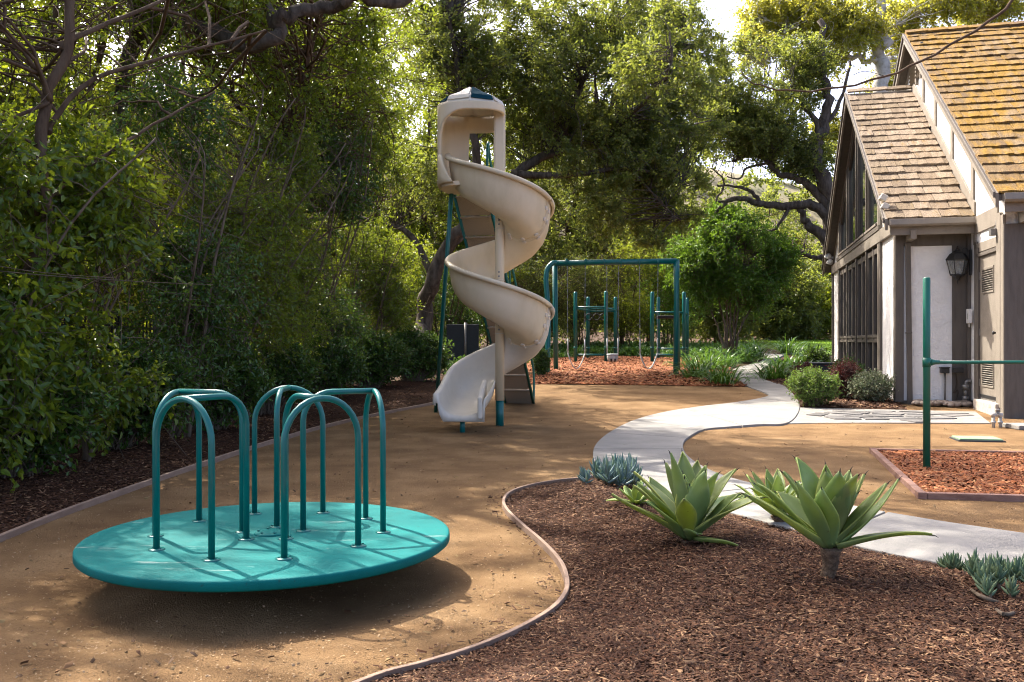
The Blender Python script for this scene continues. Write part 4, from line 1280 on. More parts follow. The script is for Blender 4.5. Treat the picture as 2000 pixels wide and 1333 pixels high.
# ------------------------------------------------------------------ merry-go-round
MC = Vector((-1.252, 4.655, 0)); MR, MZ = 0.926, 0.2
merry = thing('merry_go_round', 'teal playground merry-go-round with five looped handrails on a round deck', 'merry-go-round', MC)
prof = [(0.0, MZ), (MR - .03, MZ)] + [(MR - .012 + .012 * math.sin(a), MZ - .012 + .012 * math.cos(a)) for a in np.linspace(0, PI / 2, 5)] + [(MR, MZ - .04), (MR - .012, MZ - .05), (MR - .05, MZ - .045), (0.25, MZ - .03), (0, MZ - .03)]
mb = MB(); mb.lathe(prof, 96); mb.build('deck', M['deck'], merry)
mb = MB(); mb.lathe([(0.0, 0.0), (0.12, 0), (0.12, .03), (.07, .05), (.07, .165), (0, .165)], 20); mb.build('pedestal', M['rubber'], merry)
cap = MB(); cap.lathe([(0, .012), (.075, .012), (.085, .004), (.085, 0)], 28, (0, 0, MZ)); cap = cap.build('hub_plate', M['deck'], merry)
mb = MB()
for k in range(6):
    a = k * PI / 3; mb.disc((.065 * math.cos(a), .065 * math.sin(a), MZ + .012), (0, 0, 1), .007, .006, 6)
mb.build('bolts', M['teal'], cap)


def rail_unit():
    """one rail in local space: x = outward"""
    tube_, plate = MB(), MB()
    ro, ri, hs, zr, top = 0.545, 0.165, 0.195, .53, .73
    pts = [(ro, -hs, MZ)]
    for a in np.linspace(0, PI, 17): pts.append((ro, -hs * math.cos(a), MZ + zr + (top - zr) * math.sin(a)))
    pts.append((ro, hs, MZ))
    tube_.tube(pts, .0155, 12)
    p2 = [(ro - .005, 0, MZ + top)]
    c = .15
    for a in np.linspace(0, PI / 2, 9): p2.append((ri + c - c * math.sin(a), 0, MZ + top - c + c * math.cos(a)))
    p2.append((ri, 0, MZ))
    tube_.tube(p2, .0155, 12)
    plate.lathe([(0, .007), (.034, .007), (.04, .003), (.04, 0)], 16, (0, 0, MZ))
    for dx in (-.027, .027): plate.disc((0, dx, MZ + .007), (0, 0, 1), .005, .005, 6)
    return tube_.mesh('handrail'), plate.mesh('base_plate')


rm, pm = rail_unit()
rm.materials.append(M['teal']); pm.materials.append(M['teal'])
for k in range(5):
    a = math.radians(238.5 + 72 * k)
    h = link('handrail', rm, None, merry); h.rotation_euler = (0, 0, a)
    for x, y in ((.545, -.195), (.545, .195), (.165, 0)): link('base_plate', pm, None, h).location = (x, y, 0)

# ------------------------------------------------------------------ spiral slide
SX, SY = -0.173, 12.65
slide = thing('spiral_slide', 'tall beige plastic spiral slide with a hooded top and ladder', 'slide', (SX, SY, 0))
rimz = lambda d: 3.82 - 1.473 * (d - 180) / 360


def section(d, k_end=0.0):
    """cross-section (r, z) at angle d degrees; outer wall first"""
    f = rimz(d) - 0.56
    k = min(max((d - 760) / 134, 0), 1)
    wall = 0.56 - 0.17 * k
    inn = 0.20 + 0.10 * k
    P = [(.735, wall - .035), (.765, wall - .03), (.77, wall - .005), (.755, wall + .012), (.725, wall + .012), (.708, wall - .01), (.70, wall * .72), (.675, wall * .46), (.63, wall * .24), (.56, wall * .09), (.46, .012), (.36, 0), (.25, .02), (.16, .065), (.10, .12), (.065, inn)]
    return [(r, f + z) for r, z in P]


def chute(d0, d1, step=5):
    ds = np.arange(d0, d1 + .01, step)
    vs, n = [], None
    for d in ds:
        a = math.radians(d)
        sec = section(d); n = len(sec)
        vs += [(r * math.cos(a), r * math.sin(a), z) for r, z in sec]
    fs = [(i * n + j, i * n + j + 1, (i + 1) * n + j + 1, (i + 1) * n + j) for i in range(len(ds) - 1) for j in range(n - 1)]
    return MB().add(vs, fs, True), n


def solid(o, th, off=0):
    md = o.modifiers.new('solid', 'SOLIDIFY'); md.thickness = th; md.offset = off
    return o


for d0, d1 in ((172, 337), (340.5, 697), (700.5, 894)):
    mb, n_ = chute(d0, d1, (d1 - d0) / round((d1 - d0) / 4.5))
    if d1 == 894:
        # straight run-out towards the lip
        a = math.radians(894); sec = section(894)
        T = Vector((-math.sin(a), math.cos(a), 0)).normalized()
        base = len(mb.v) - n_
        prev = base
        for k, (dist, fz, wk, fl_o) in enumerate(((.2, -.045, .97, .0), (.45, -.085, .92, -.01), (.7, -.112, .85, -.015), (.92, -.125, .78, -.02), (1.02, -.128, .75, -.02))):
            b = len(mb.v)
            f = rimz(894) - 0.56
            for r, z in sec:
                zz = f + (z - f) * wk + fz
                rr = r + fl_o * (1 if r > .4 else -0.6) * abs(r - .4) / .35
                mb.v.append((rr * math.cos(a) + T.x * dist, rr * math.sin(a) + T.y * dist, zz))
            for j in range(n_ - 1):
                mb.f.append((prev + j, prev + j + 1, b + j + 1, b + j)); mb.sm.append(True)
            prev = b
        # rolled-down lip
        b = len(mb.v)
        for j in range(n_):
            x, y, z = mb.v[prev + j]
            mb.v.append((x + T.x * .03, y + T.y * .03, min(z, f - .128 - .06) if j > 7 else z - .12))
        for j in range(n_ - 1): mb.f.append((prev + j, prev + j + 1, b + j + 1, b + j)); mb.sm.append(True)
    o = solid(mb.build('chute', M['plastic'] if d1 != 894 else M['plastic_light'], slide, recalc=False), .022)
mb = MB(); mb.prism([(-.245, -.03, .30), (-.245, -.03, .66), (-.265, -.55, .58), (-.275, -1.09, .47), (-.275, -1.11, .19)], (.062, 0, 0)); mb.build('exit_side', M['plastic_light'], slide, .02)
# bolted seams
for d in (338.7, 698.7):
    a = math.radians(d)
    sec = section(d)
    fl = MB()
    for da, s_ in ((-1.55, 1), (1.55, 1)):
        pass
    pts = [Vector((r * math.cos(a), r * math.sin(a), z - .0)) for r, z in sec[1:]]
    fl.tube(pts, .017, 6)
    seam = fl.build('seam_flange', M['plastic'], slide)
    # bolt caps on the underside, both sides of the seam
    cm = MB()
    for da in (-4.2, 4.2):
        aa = math.radians(d + da); s2 = section(d + da)
        for j in (6, 7, 9, 11, 13):
            r, z = s2[j]; r0, z0 = s2[j - 1]; r1, z1 = s2[j + 1]
            t_ = Vector(((r1 - r0) * math.cos(aa), (r1 - r0) * math.sin(aa), z1 - z0))
            tang = Vector((-math.sin(aa), math.cos(aa), -1.473 / (2 * PI) / max(r, .1)))
            nn = t_.cross(tang).normalized()
            if nn.z > 0 or (abs(nn.z) < .2 and nn.dot(Vector((math.cos(aa), math.sin(aa), 0))) < 0): nn = -nn
            p = Vector((r * math.cos(aa), r * math.sin(aa), z)) + nn * .008
            c = MB(); c.disc(p, nn, .032, .018, 14); c.build('bolt_cap', M['boltcap'], seam)
# centre post
mb = MB(); mb.tube([(0, 0, .36), (0, 0, 4.46)], .065, 20); mb.build('centre_post', M['plastic'], slide)
for z in (1.30, 2.05, 2.78):
    mb = MB(); mb.tube([(0, 0, z), (0, 0, z + .012)], .069, 20); mb.build('post_joint', M['plastic_light'], slide)
    mb = MB()
    for dz in (.06, .12): mb.disc((-.01, -.064, z + dz), (0, -1, 0), .014, .012, 8)
    mb.build('post_bolts', M['steel'], slide)
mb = MB(); mb.tube([(0, 0, -.05), (0, 0, .38)], .058, 18); mb.build('post_foot', M['teal'], slide)
ex = gp(903, 846)
mb = MB(); mb.tube([(ex.x - SX, ex.y - SY + .03, -.05), (ex.x - SX, ex.y - SY + .03, .20)], .036, 14); mb.build('exit_post', M['teal'], slide)
# hood
HX, HR = -0.40, 0.45           # relative to post
zt = 4.47


def hood_low(d):
    d %= 360
    if 150 <= d <= 208: return 3.37
    if 208 < d <= 352:
        k = (d - 208) / 56
        return 3.75 + (0.61 * math.sqrt(max(0, 1 - (1 - min(k, 1)) ** 2.2)))
    if 100 <= d < 150: return 3.37
    return 4.24


vs, fs = [], []
ds = list(range(0, 361, 4))
NZ = 7
for d in ds:
    a = math.radians(d)
    # superellipse plan: squarish hood
    ca, sa = math.cos(a), math.sin(a)
    e = (abs(ca) ** 3.2 + abs(sa) ** 3.2) ** (-1 / 3.2)
    zl0 = hood_low(d)
    for i in range(NZ): vs.append((HX + HR * e * ca, HR * e * sa, zl0 + (zt - zl0) * i / (NZ - 1)))
fs = [(i * NZ + j, (i + 1) * NZ + j, (i + 1) * NZ + j + 1, i * NZ + j + 1) for i in range(len(ds) - 1) for j in range(NZ - 1)]
o = solid(MB().add(vs, fs, True).build('hood', M['plastic'], slide, recalc=False), .045)
vs = []
ds2 = list(range(206, 243, 4))
for d in ds2:
    a = math.radians(d); ca, sa = math.cos(a), math.sin(a)
    e = (abs(ca) ** 3.2 + abs(sa) ** 3.2) ** (-1 / 3.2)
    zt2 = 3.78 - .42 * max(0, (d - 214) / 28)
    for z in (3.37, 3.37 + (zt2 - 3.37) * .33, 3.37 + (zt2 - 3.37) * .67, zt2): vs.append((HX + HR * e * ca, HR * e * sa, z))
fs = [(i * 4 + j, (i + 1) * 4 + j, (i + 1) * 4 + j + 1, i * 4 + j + 1) for i in range(len(ds2) - 1) for j in range(3)]
o = solid(MB().add(vs, fs, True).build('hood_apron', M['plastic'], slide, recalc=False), .043)
poly = []
for d in range(0, 360, 8):
    a = math.radians(d); ca, sa = math.cos(a), math.sin(a); e = (abs(ca) ** 3.2 + abs(sa) ** 3.2) ** (-1 / 3.2)
    poly.append((HX + (HR - .03) * e * ca, (HR - .03) * e * sa, 3.33))
front = [(p[0], p[1], p[2]) for p in poly]
mb = MB(); mb.prism(front, (0, 0, .06)); mb.build('platform', M['plastic'], slide, 0.01)
mb = MB(); mb.bx(HX + .34, HX + .46, .16, .40, 3.38, 4.46); mb.build('hood_post', M['plastic'], slide, 0.025)
mb = MB(); mb.bx(-.085, .08, -.10, .07, 3.45, 4.46); mb.build('hood_post', M['plastic'], slide, 0.03)
# patterned roof cap
roof = MB()
R8 = .46
lev = [(R8 * 1.0, zt - .01), (R8 * 1.04, zt + .0), (R8 * 1.03, zt + .02), (R8 * .99, zt + .035), (R8 * .93, zt + .095), (R8 * .5, zt + .185), (R8 * .06, zt + .30), (0, zt + .305)]
roof.lathe(lev, 8, (HX, 0, 0), sm=False)
roof = roof.build('hood_roof', M['plastic_light'], slide, 0.006)
for k in range(8):
    a = (k + .5) * PI / 4
    c = math.cos(PI / 8)
    lv = [(R8 * .988 * c, zt + .04), (R8 * .93 * c, zt + .095), (R8 * .5 * c, zt + .185), (R8 * .10 * c, zt + .291)]
    hw0 = lv[0][0] * math.tan(PI / 8) * .93
    prof_ = []
    for t in np.linspace(0, 1, 13):
        i_ = min(int(t * 3), 2); u = t * 3 - i_
        r_, z_ = lv[i_][0] + (lv[i_ + 1][0] - lv[i_][0]) * u, lv[i_][1] + (lv[i_ + 1][1] - lv[i_][1]) * u
        w_ = min(hw0 * (1 - t ** 2.0) ** .8, r_ * math.tan(PI / 8) * .93)
        prof_.append((r_ + .004, z_, w_))
    left = [Vector((r_ * math.cos(a) - w_ * math.sin(a) + HX, r_ * math.sin(a) + w_ * math.cos(a), z_ + .005)) for r_, z_, w_ in prof_]
    right = [Vector((r_ * math.cos(a) + w_ * math.sin(a) + HX, r_ * math.sin(a) - w_ * math.cos(a), z_ + .005)) for r_, z_, w_ in prof_]
    mb = MB(); n = len(left)
    mb.add(left + right, [(i, n + i, n + i + 1, i + 1) for i in range(n - 1)])
    solid(mb.build('roof_petal', M['roofblue'] if k % 2 == 0 else M['plastic_light'], roof, 0), .012, 1)
# ladder
lb = gp(1015, 789) - Vector((SX, SY, 0)); lt = Vector((-.43, .60, 3.36))
mid_dir = (lt - lb)
side = Vector((mid_dir.y, -mid_dir.x, 0)).normalized()
lw = .26
for k in (-1, 1):
    mb = MB(); mb.tube([lb + side * lw * k, lt + side * lw * k], .026, 10); mb.build('stringer', M['teal'], slide)
    a = lb + side * lw * k
    off = Vector((0, .10, .62))
    pts = smooth([a + Vector((0, .12, 0)), a + Vector((0, .12, .55)), a + mid_dir * .14 + off, a + mid_dir * .9 + off, a + mid_dir * 1.0 + off + Vector((0, -.06, .15)), a + mid_dir * 1.02 + Vector((0, .05, .3))], 5)
    mb = MB(); mb.tube(pts, .02, 9); mb.build('handrail', M['teal'], slide)
    for t in (.3, .55, .8):
        mb = MB(); mb.tube([a + mid_dir * t, a + mid_dir * (t + .05) + off], .014, 8); mb.build('brace', M['teal'], slide)
NS = 12
md_n = mid_dir.normalized()
yaw = math.atan2(side.y, side.x)
for i in range(NS):
    ca_ = lb + mid_dir * ((i + .04) / NS); cb_ = lb + mid_dir * ((i + .96) / NS)
    mb = MB()
    mb.beam(ca_, cb_, lw * 2 - .05, .035)
    mb.box(cb_ + Vector((0, .05, -.01)), (lw * 2 - .05, .16, .03), Matrix.Rotation(yaw, 3, 'Z'))
    mb.build('step', M['step'], slide, .006)
lg = Vector((gp(851, 806).x - SX, gp(851, 806).y - SY, 0))
mb = MB(); mb.tube([lg, Vector((-.70, .30, 3.36))], .032, 12); mb.build('support_leg', M['teal'], slide)
mb = MB(); mb.tube([Vector((-.66, .42, 3.3)), Vector((-.62, .50, 4.2))], .022, 10); mb.build('hood_rail', M['teal'], slide)

# ------------------------------------------------------------------ swings
fl0, bl0, fr0, br0 = gp(1068, 733), gp(1086, 726.5), gp(1320, 737), gp(1324, 729)
swz = EYE + (HOR - 512) / F * ((fl0.y + bl0.y) / 2)
sw = thing('swing_set', 'teal tubular swing frame standing on red chips behind the slide', 'swing frame', (fl0 + br0) / 2)
bL = at(1076, 515, (fl0.y + bl0.y) / 2); bR = at(1322, 511, (fr0.y + br0.y) / 2)
bd = (bR - bL).normalized()
mb = MB(); mb.tube([bL + bd * .1, bR], .075, 16); mb.build('top_beam', M['teal'], sw, world=True)
for foot, top, k in ((fl0, bL, 0), (bl0, bL + bd * .12 + Vector((0, .25, -.05)), 1), (fr0, bR, 0), (br0, bR + Vector((.02, .25, 0)), 1)):
    r = .068
    if k == 0: pts = smooth([foot - Vector((0, 0, .1)), foot.lerp(top, .5) - Vector((.01, 0, 0)), Vector((foot.x, top.y - .15, top.z - .35)), top + bd * .02 + Vector((0, -.05, -.02)), top + bd * .2], 5) if foot is fl0 else [foot - Vector((0, 0, .1)), foot.lerp(top, .9), top + Vector((0, 0, .03))]
    else: pts = [foot - Vector((0, 0, .1)), top]
    mb = MB(); mb.tube(pts, r, 14); mb.build('leg', M['teal'], sw, world=True)
for px in (1107, 1144, 1180, 1213, 1249, 1286):
    q = at(px, 512.5, bL.y + (bR.y - bL.y) * (px - 1076) / 246)
    mb = MB(); mb.tube([q - bd * .03, q + bd * .03], .084, 16); mb.tube([q - Vector((0, 0, .07)), q - Vector((0, 0, .13))], .012, 6); mb.build('clamp', M['teal'], sw, world=True)


def swing(pxl, pxr, pyl, pyr, kind, label):
    Y = bL.y + (bR.y - bL.y) * ((pxl + pxr) / 2 - 1076) / 246
    a, b = at(pxl, pyl, Y), at(pxr, pyr, Y)
    ta, tb = at(pxl - 1, 521, Y), at(pxr + 1, 521, Y)
    o = thing('swing', label, 'swing', (a + b) / 2 - Vector((0, 0, .25)), 0, 'swings hanging from the teal frame')
    for p, q in ((a, ta), (b, tb)):
        mb = MB()
        n = int((q - p).length / .075)
        for i in range(n):
            c = p.lerp(q, (i + .5) / n)
            mb.box(c, (.02 if i % 2 else .007, .007 if i % 2 else .02, .085))
        mb.build('chain', M['steel'], o, world=True)
        mb = MB(); mb.tube([p - Vector((0, 0, .03)), p + (q - p).normalized() * .38], .018, 8); mb.build('chain_sleeve', M['palestrap'] if kind != 'belt_left' else M['palestrap'], o, world=True)
    d = b - a
    if kind == 'bucket':
        c = (a + b) / 2
        vs, fs = [], []
        prof = [(.13, -.05), (.14, -.07), (.138, -.13), (.122, -.2), (.08, -.24), (.0, -.25)]
        mb = MB(); mb.lathe(prof, 18, c); bo = mb.build('seat', M['palestrap'], o, world=True); solid(bo, .02)
        mb = MB(); mb.tube([c + Vector((.135 * math.cos(t), .135 * math.sin(t), -.05)) for t in np.linspace(0, 2 * PI, 19)], .025, 8); mb.build('rim', M['palestrap'], o, world=True)
        mb = MB()
        for sx in (-1, 1): mb.tube([c + Vector((sx * .05, -.128, -.15)), c + Vector((sx * .045, -.1, -.225))], .026, 8)
        mb.build('leg_hole', M['rubber'], o, world=True)
    else:
        pts = []
        n = 14
        vs = []
        for i in range(n + 1):
            t = i / n
            p = a.lerp(b, t) - Vector((0, 0, .40 * (1 - (2 * t - 1) ** 2)))
            vs += [p + Vector((0, -.07, 0)), p + Vector((0, .07, 0.0))]
        mb = MB().add(vs, [(2 * i, 2 * i + 1, 2 * i + 3, 2 * i + 2) for i in range(n)], True)
        solid(mb.build('seat', M['palestrap'], o, world=True), .02)


swing(1109, 1142, 690, 692, 'belt', 'pale belt swing seat hanging at the left end of the frame')
swing(1186, 1207, 690, 690, 'bucket', 'pale toddler bucket swing hanging at the middle of the frame')
swing(1250, 1284, 692, 690, 'belt', 'pale belt swing seat hanging at the right end of the frame')

# ------------------------------------------------------------------ climbing frames behind
def frame(name, label, posts, bars, rings):
    """posts: (px, top_py, base_py); bars: (post a, post b, py at a)"""
    base = [gp(p[0], p[2]) for p in posts]
    o = thing(name, label, 'climbing frame', sum(base, Vector()) / len(base), 0, 'climbing frames behind the swings')
    for (px, ty, by), b in zip(posts, base):
        zt_ = EYE + (HOR - ty) / F * b.y
        mb = MB(); mb.tube([b - Vector((0, 0, .1)), (b.x, b.y, zt_ - .03), (b.x, b.y, zt_)], [.058, .058, .04], 14); mb.build('post', M['teal'], o, world=True)
        mb = MB(); mb.tube([(b.x, b.y, zt_ * .35), (b.x, b.y, zt_ * .35 + .06)], .064, 14); mb.build('collar', M['teal'], o, world=True)
    for i, j, py in bars:
        a, b = base[i], base[j]
        z = EYE + (HOR - py) / F * a.y
        mb = MB(); mb.tube([(a.x, a.y, z), (b.x, b.y, z)], .03, 10); mb.build('crossbar', M['teal'], o, world=True)
    for (px, py, i) in rings:
        c = at(px, py, base[i].y + .6)
        mb = MB(); mb.tube([c + Vector((.1 * math.cos(t), 0, .1 * math.sin(t))) for t in np.linspace(0, 2 * PI, 17)], .016, 8)
        mb.tube([c + Vector((0, 0, .1)), c + Vector((0, 0, .38))], .008, 6); mb.build('ring', M['rubber'], o, world=True)
    return o, base


PA = [(1124, 571, 711), (1148.5, 581, 704), (1183.5, 570, 711), (1202, 581, 704.5)]
frame('climbing_frame', 'teal climbing frame with hanging rings behind the left half of the swings', PA,
      [(0, 2, 601), (1, 3, 609), (0, 1, 603), (2, 3, 603), (1, 3, 604), (0, 2, 694)], [(1150, 620, 0), (1165, 620, 0), (1178, 620, 0)])
PB_ = [(1274, 571, 711.5), (1286, 581, 704), (1336, 571, 711.5), (1342, 583, 704)]
fb, bb = frame('climbing_frame', 'teal climbing frame with a dark hanging board behind the right swing leg', PB_,
               [(0, 2, 611), (1, 3, 611), (0, 1, 611), (2, 3, 611), (0, 2, 694), (1, 3, 682)], [])
mb = MB(); c = (bb[0] + bb[2]) / 2; mb.box((c.x, c.y + .3, EYE + (HOR - 620) / F * c.y), (.62, .45, .09)); mb.build('hanging_board', M['rubber'], fb, .02, world=True)

# ------------------------------------------------------------------ turning bar
tb_ = gp(1810, 921)
turn = thing('turning_bar', 'green post with a horizontal turning bar set in the wood chip pit', 'turning bar', tb_)
zt_ = EYE + (HOR - 543) / F * tb_.y; zr = EYE + (HOR - 708.5) / F * tb_.y
for dx in (0, 1.95):
    mb = MB(); mb.tube([(dx, 0, -.1), (dx, 0, zt_ - .008), (dx, 0, zt_)], [.032, .032, .026], 20); mb.build('post', M['green'], turn)
    s = 1 if dx == 0 else -1
    mb = MB(); mb.tube([(dx, 0, zr - .042), (dx, 0, zr + .042)], .037, 20); mb.tube([(dx + s * .03, 0, zr), (dx + s * .05, 0, zr), (dx + s * .075, 0, zr), (dx + s * .115, 0, zr)], [.034, .03, .021, .019], 14)
    mb.build('collar', M['green'], turn)
mb = MB(); mb.tube([(.1, 0, zr), (1.85, 0, zr)], .0155, 14); mb.build('bar', M['green'], turn)
#PART3

# ------------------------------------------------------------------ agaves
def agave_leaf(L, W, inc, curl, r0, twist=0.0, wave=0.0):
    """local: leaf leaves the stem towards +x; inc = angle from vertical"""
    n, m = 13, 7
    pts, x, z, a = [], r0 * math.sin(inc), 0.0, inc
    dl = L / (n - 1)
    for i in range(n):
        pts.append((x, z, a))
        t = i / (n - 1)
        a += curl * dl / L * (0.3 + 1.6 * t * t) + wave * math.sin(t * 5) / n
        x += math.sin(a) * dl; z += math.cos(a) * dl
    vs, mg = [], []
    for i, (x, z, a) in enumerate(pts):
        t = i / (n - 1)
        wdt = .5 * W * (0.42 + 0.58 * math.sin(min(t / .58, 1) * PI / 2) ** 1.6 if t < .58 else (1 - ((t - .58) / .42) ** 1.7) * (1 - .25 * (t - .58))) + .0015
        keel = W * (.42 - .30 * t)
        tw = twist * t
        for j in range(m):
            u = j / (m - 1) * 2 - 1
            lift = keel * (u * u) * .75
            yy = wdt * u
            nx, nz = -math.cos(a), math.sin(a)
            vs.append((x + nx * lift + yy * math.sin(tw) * nx, yy * math.cos(tw), z + nz * lift + yy * math.sin(tw) * nz)); mg.append(abs(u))
    fs = [(i * m + j, i * m + j + 1, (i + 1) * m + j + 1, (i + 1) * m + j) for i in range(n - 1) for j in range(m - 1)]
    # dark tip spine
    x, z, a = pts[-1]
    me = bpy.data.meshes.new('leaf')
    me.from_pydata(vs, [], fs)
    me.polygons.foreach_set('use_smooth', [True] * len(fs))
    at_ = me.attributes.new('margin', 'FLOAT', 'POINT'); at_.data.foreach_set('value', mg)
    me.update()
    sp = MB(); sp.tube([(x, 0, z), (x + math.sin(a) * .012, 0, z + math.cos(a) * .012), (x + math.sin(a + .3) * .028, 0, z + math.cos(a + .3) * .028)], [.003, .002, .0005], 5)
    return me, sp


def agave(label, px, py, stem_h, leaves, lean=(0, 0)):
    lo, hi = 2.0, 15.0
    for _ in range(50):          # point of the mounded mulch seen at (px, py)
        y = (lo + hi) / 2; x = (px - 1000) * y / F
        if HOR + F * (EYE - zf(x, y)) / y > py: lo = y
        else: hi = y
    b = Vector((x, y, zf(x, y) - .02))
    root = thing('agave', label, 'agave', b, 0, 'agaves in the mulch bed')
    mb = MB(); top = Vector((lean[0], lean[1], stem_h))
    mb.tube([(0, 0, -.03), Vector((0, 0, .02)), top * .5 + Vector((.008, 0, 0)), top * .85, top * 1.05], [.033, .032, .034, .04, .05], 14)
    mb.build('stem', M['agavestem'], root)
    for az, inc, L, W, curl in leaves:
        me, sp = agave_leaf(L * .87 * random.uniform(.94, 1.05), W * .95, math.radians(inc), math.radians(curl), .035, random.uniform(-.7, .7), random.uniform(-.6, .6))
        me.materials.append(M['agave'])
        o = bpy.data.objects.new('leaf', me); COL.objects.link(o); o.parent = root
        o.location = top + Vector((0, 0, .02 * (70 - inc) / 70)); o.rotation_euler = (0, 0, math.radians(az))
        solid(o, .0045, 0)
        s_ = sp.build('tip_spine', M['bark'], o)
    return root


def rosette(n, L, W, inner=8, outer=72, seed=1, curl=(-12, 28)):
    r = random.Random(seed)
    out = []
    for i in range(n):
        t = (i + .5) / n
        out.append((i * 137.5 + r.uniform(-14, 14) + seed * 40, inner + (outer - inner) * t ** .9 + r.uniform(-4, 4), L * (.72 + .32 * math.sin(t * 2.6)) * r.uniform(.9, 1.1), W * (.8 + .3 * math.sin(t * 3)), r.uniform(*curl)))
    return out


# azimuth: 0 = right, 90 = away, -90 = towards the camera
agave('large grey-green agave with upright leaves beside the blue succulents', 1345, 1058, .025,
      rosette(15, .50, .125, 6, 46, 3) + [(-35, 84, .30, .10, 38), (-88, 52, .20, .10, 30), (-65, 20, .40, .13, -6), (-112, 22, .38, .125, -4), (172, 54, .50, .115, -8), (10, 52, .44, .12, -10), (-28, 46, .40, .12, 16), (-150, 48, .40, .12, 22), (32, 40, .48, .11, 60), (150, 44, .46, .11, 20)])
agave('agave on a bare stubby trunk with widely spread leaves, nearest the path corner', 1615, 1128, .15,
      rosette(10, .47, .125, 8, 42, 8) + [(8, 56, .50, .085, -28), (-14, 68, .44, .10, 30), (176, 52, .50, .115, -4), (-168, 58, .48, .11, 8), (-140, 44, .46, .125, 6), (-98, 22, .44, .135, -4), (-58, 18, .42, .13, -8), (-118, 36, .44, .125, 0), (150, 52, .46, .11, 14)], (.01, -.02))
agave('smaller agave half hidden behind the trunked agave, beside the path', 1520, 1022, .06,
      rosette(17, .36, .09, 8, 62, 5) + [(175, 55, .36, .08, 10)])
agave('little yellow-green agave rosette at the foot of the blue succulents', 1242, 985, .02,
      rosette(13, .17, .05, 15, 78, 6))


def finger_plant(name, label, pts, H, Lf, Rf, m, nper, spread, cat='succulent', group=None, stems=None):
    """clump of finger-like succulent leaves on short stems"""
    b = Vector(pts[0][:3])
    root = thing(name, label, cat, b, 0, group)
    P, R = [], []
    for (x, y, z, h) in pts:
        axis = Vector((random.gauss(0, .25), random.gauss(0, .25), 1)).normalized()
        for i in range(nper):
            t = (i + .5) / nper
            base = np.array((x, y, z)) + np.array(axis) * h * (.25 + .7 * t)
            a = i * 2.4 + random.uniform(-.4, .4)
            el = math.radians(20 + 62 * t + random.uniform(-10, 10))
            d = np.array((math.cos(a) * math.cos(el), math.sin(a) * math.cos(el), math.sin(el)))
            l = Lf * random.uniform(.7, 1.2)
            u = np.linspace(0, 1, 5)[:, None]
            pl = base + d * l * u + np.array((0, 0, 1)) * l * .25 * u ** 2
            P.append(pl); R.append(Rf * np.array([.6, 1, 1, .75, .12]))
    V, f = tubes_geo(np.array(P), np.array(R), 5)
    link('leaves', np_mesh('leaves', V - np.array(b), [f], True), m, root)
    mb = MB()
    for (x, y, z, h) in pts: mb.tube([(x, y, z - .03), (x, y, z + h * .8)], [.008, .006], 6)
    if stems:
        for s in stems: mb.tube(smooth(s, 6), .008, 6)
    o = mb.build('stems', M['greybark'], root, world=True); o['kind'] = 'stuff'
    return root


def scatter(px0, px1, py0, py1, n, hmin, hmax, r=None):
    out = []
    for i in range(n):
        p = gp(random.uniform(px0, px1), random.uniform(py0, py1), .06)
        out.append((p.x, p.y, zf(p.x, p.y), random.uniform(hmin, hmax)))
    return out


finger_plant('chalk_stick_plant', 'dense blue chalk stick succulent clump in the path bend', scatter(1168, 1246, 935, 962, 30, .09, .19), .2, .085, .009, M['leaf_blue'], 16, .1)
finger_plant('chalk_stick_plant', 'tiny blue chalk stick sprig left of the larger clump', scatter(1134, 1150, 958, 968, 4, .05, .08), .1, .06, .007, M['leaf_blue'], 14, .1)
st = []
for a, b, c in (((1890, 1150), (1925, 1140), (1960, 1125)), ((1880, 1140), (1915, 1165), (1975, 1185)), ((1930, 1180), (1960, 1200), (1990, 1195))):
    st.append([gp(*a, .1), gp(*b, .17), gp(*c, .12)])
finger_plant('chalk_stick_plant', 'sprawling grey-green chalk stick succulent with bare stems at the bottom right', scatter(1900, 2040, 1125, 1215, 46, .03, .09) + scatter(1845, 1900, 1112, 1130, 12, .03, .06), .1, .05, .0065, M['leaf_grey'], 14, .1, stems=st)


# ------------------------------------------------------------------ strap-leaved clumps
def strap(label, px, py, n, L, W, spread=.25, m='leaf_strap', cat='strap plant', name='strap_leaf_plant', group='strap leaved plants along the path'):
    b = gp(px, py)
    root = thing(name, label, cat, b, 0, group)
    k = 7
    a = RNG.uniform(0, 2 * PI, n)
    d = np.stack([np.cos(a), np.sin(a), np.zeros(n)], 1)
    rad = RNG.uniform(0, 1, n) ** .7
    base = d * rad[:, None] * spread; base[:, :2] += RNG.normal(0, spread * .3, (n, 2))
    el = math.radians(88) - rad * .75 + RNG.normal(0, .12, n)
    ln = L * RNG.uniform(.6, 1.2, n)
    P = [base]; e = el.copy()
    for i in range(1, k):
        e = e - RNG.uniform(.12, .38, n) * (i / 3.2)
        P.append(P[-1] + (d * np.cos(e)[:, None] + np.array([0, 0, 1]) * np.sin(e)[:, None]) * (ln / (k - 1))[:, None])
    P = np.stack(P, 1)
    side = np.stack([-d[:, 1], d[:, 0], RNG.normal(0, .15, n)], 1)[:, None]
    wv = W * np.array([.7, 1, 1, .95, .8, .5, .05])[None, :, None]
    V = np.stack([P + side * wv / 2, P - side * wv / 2], 2)
    i, j = np.meshgrid(np.arange(n), np.arange(k - 1), indexing='ij')
    q = i * 2 * k + j * 2
    f = np.stack([q, q + 1, q + 3, q + 2], -1).reshape(-1, 4)
    o = link('leaves', np_mesh('leaves', V.reshape(-1, 3), [f], True), M[m], root)
    return root


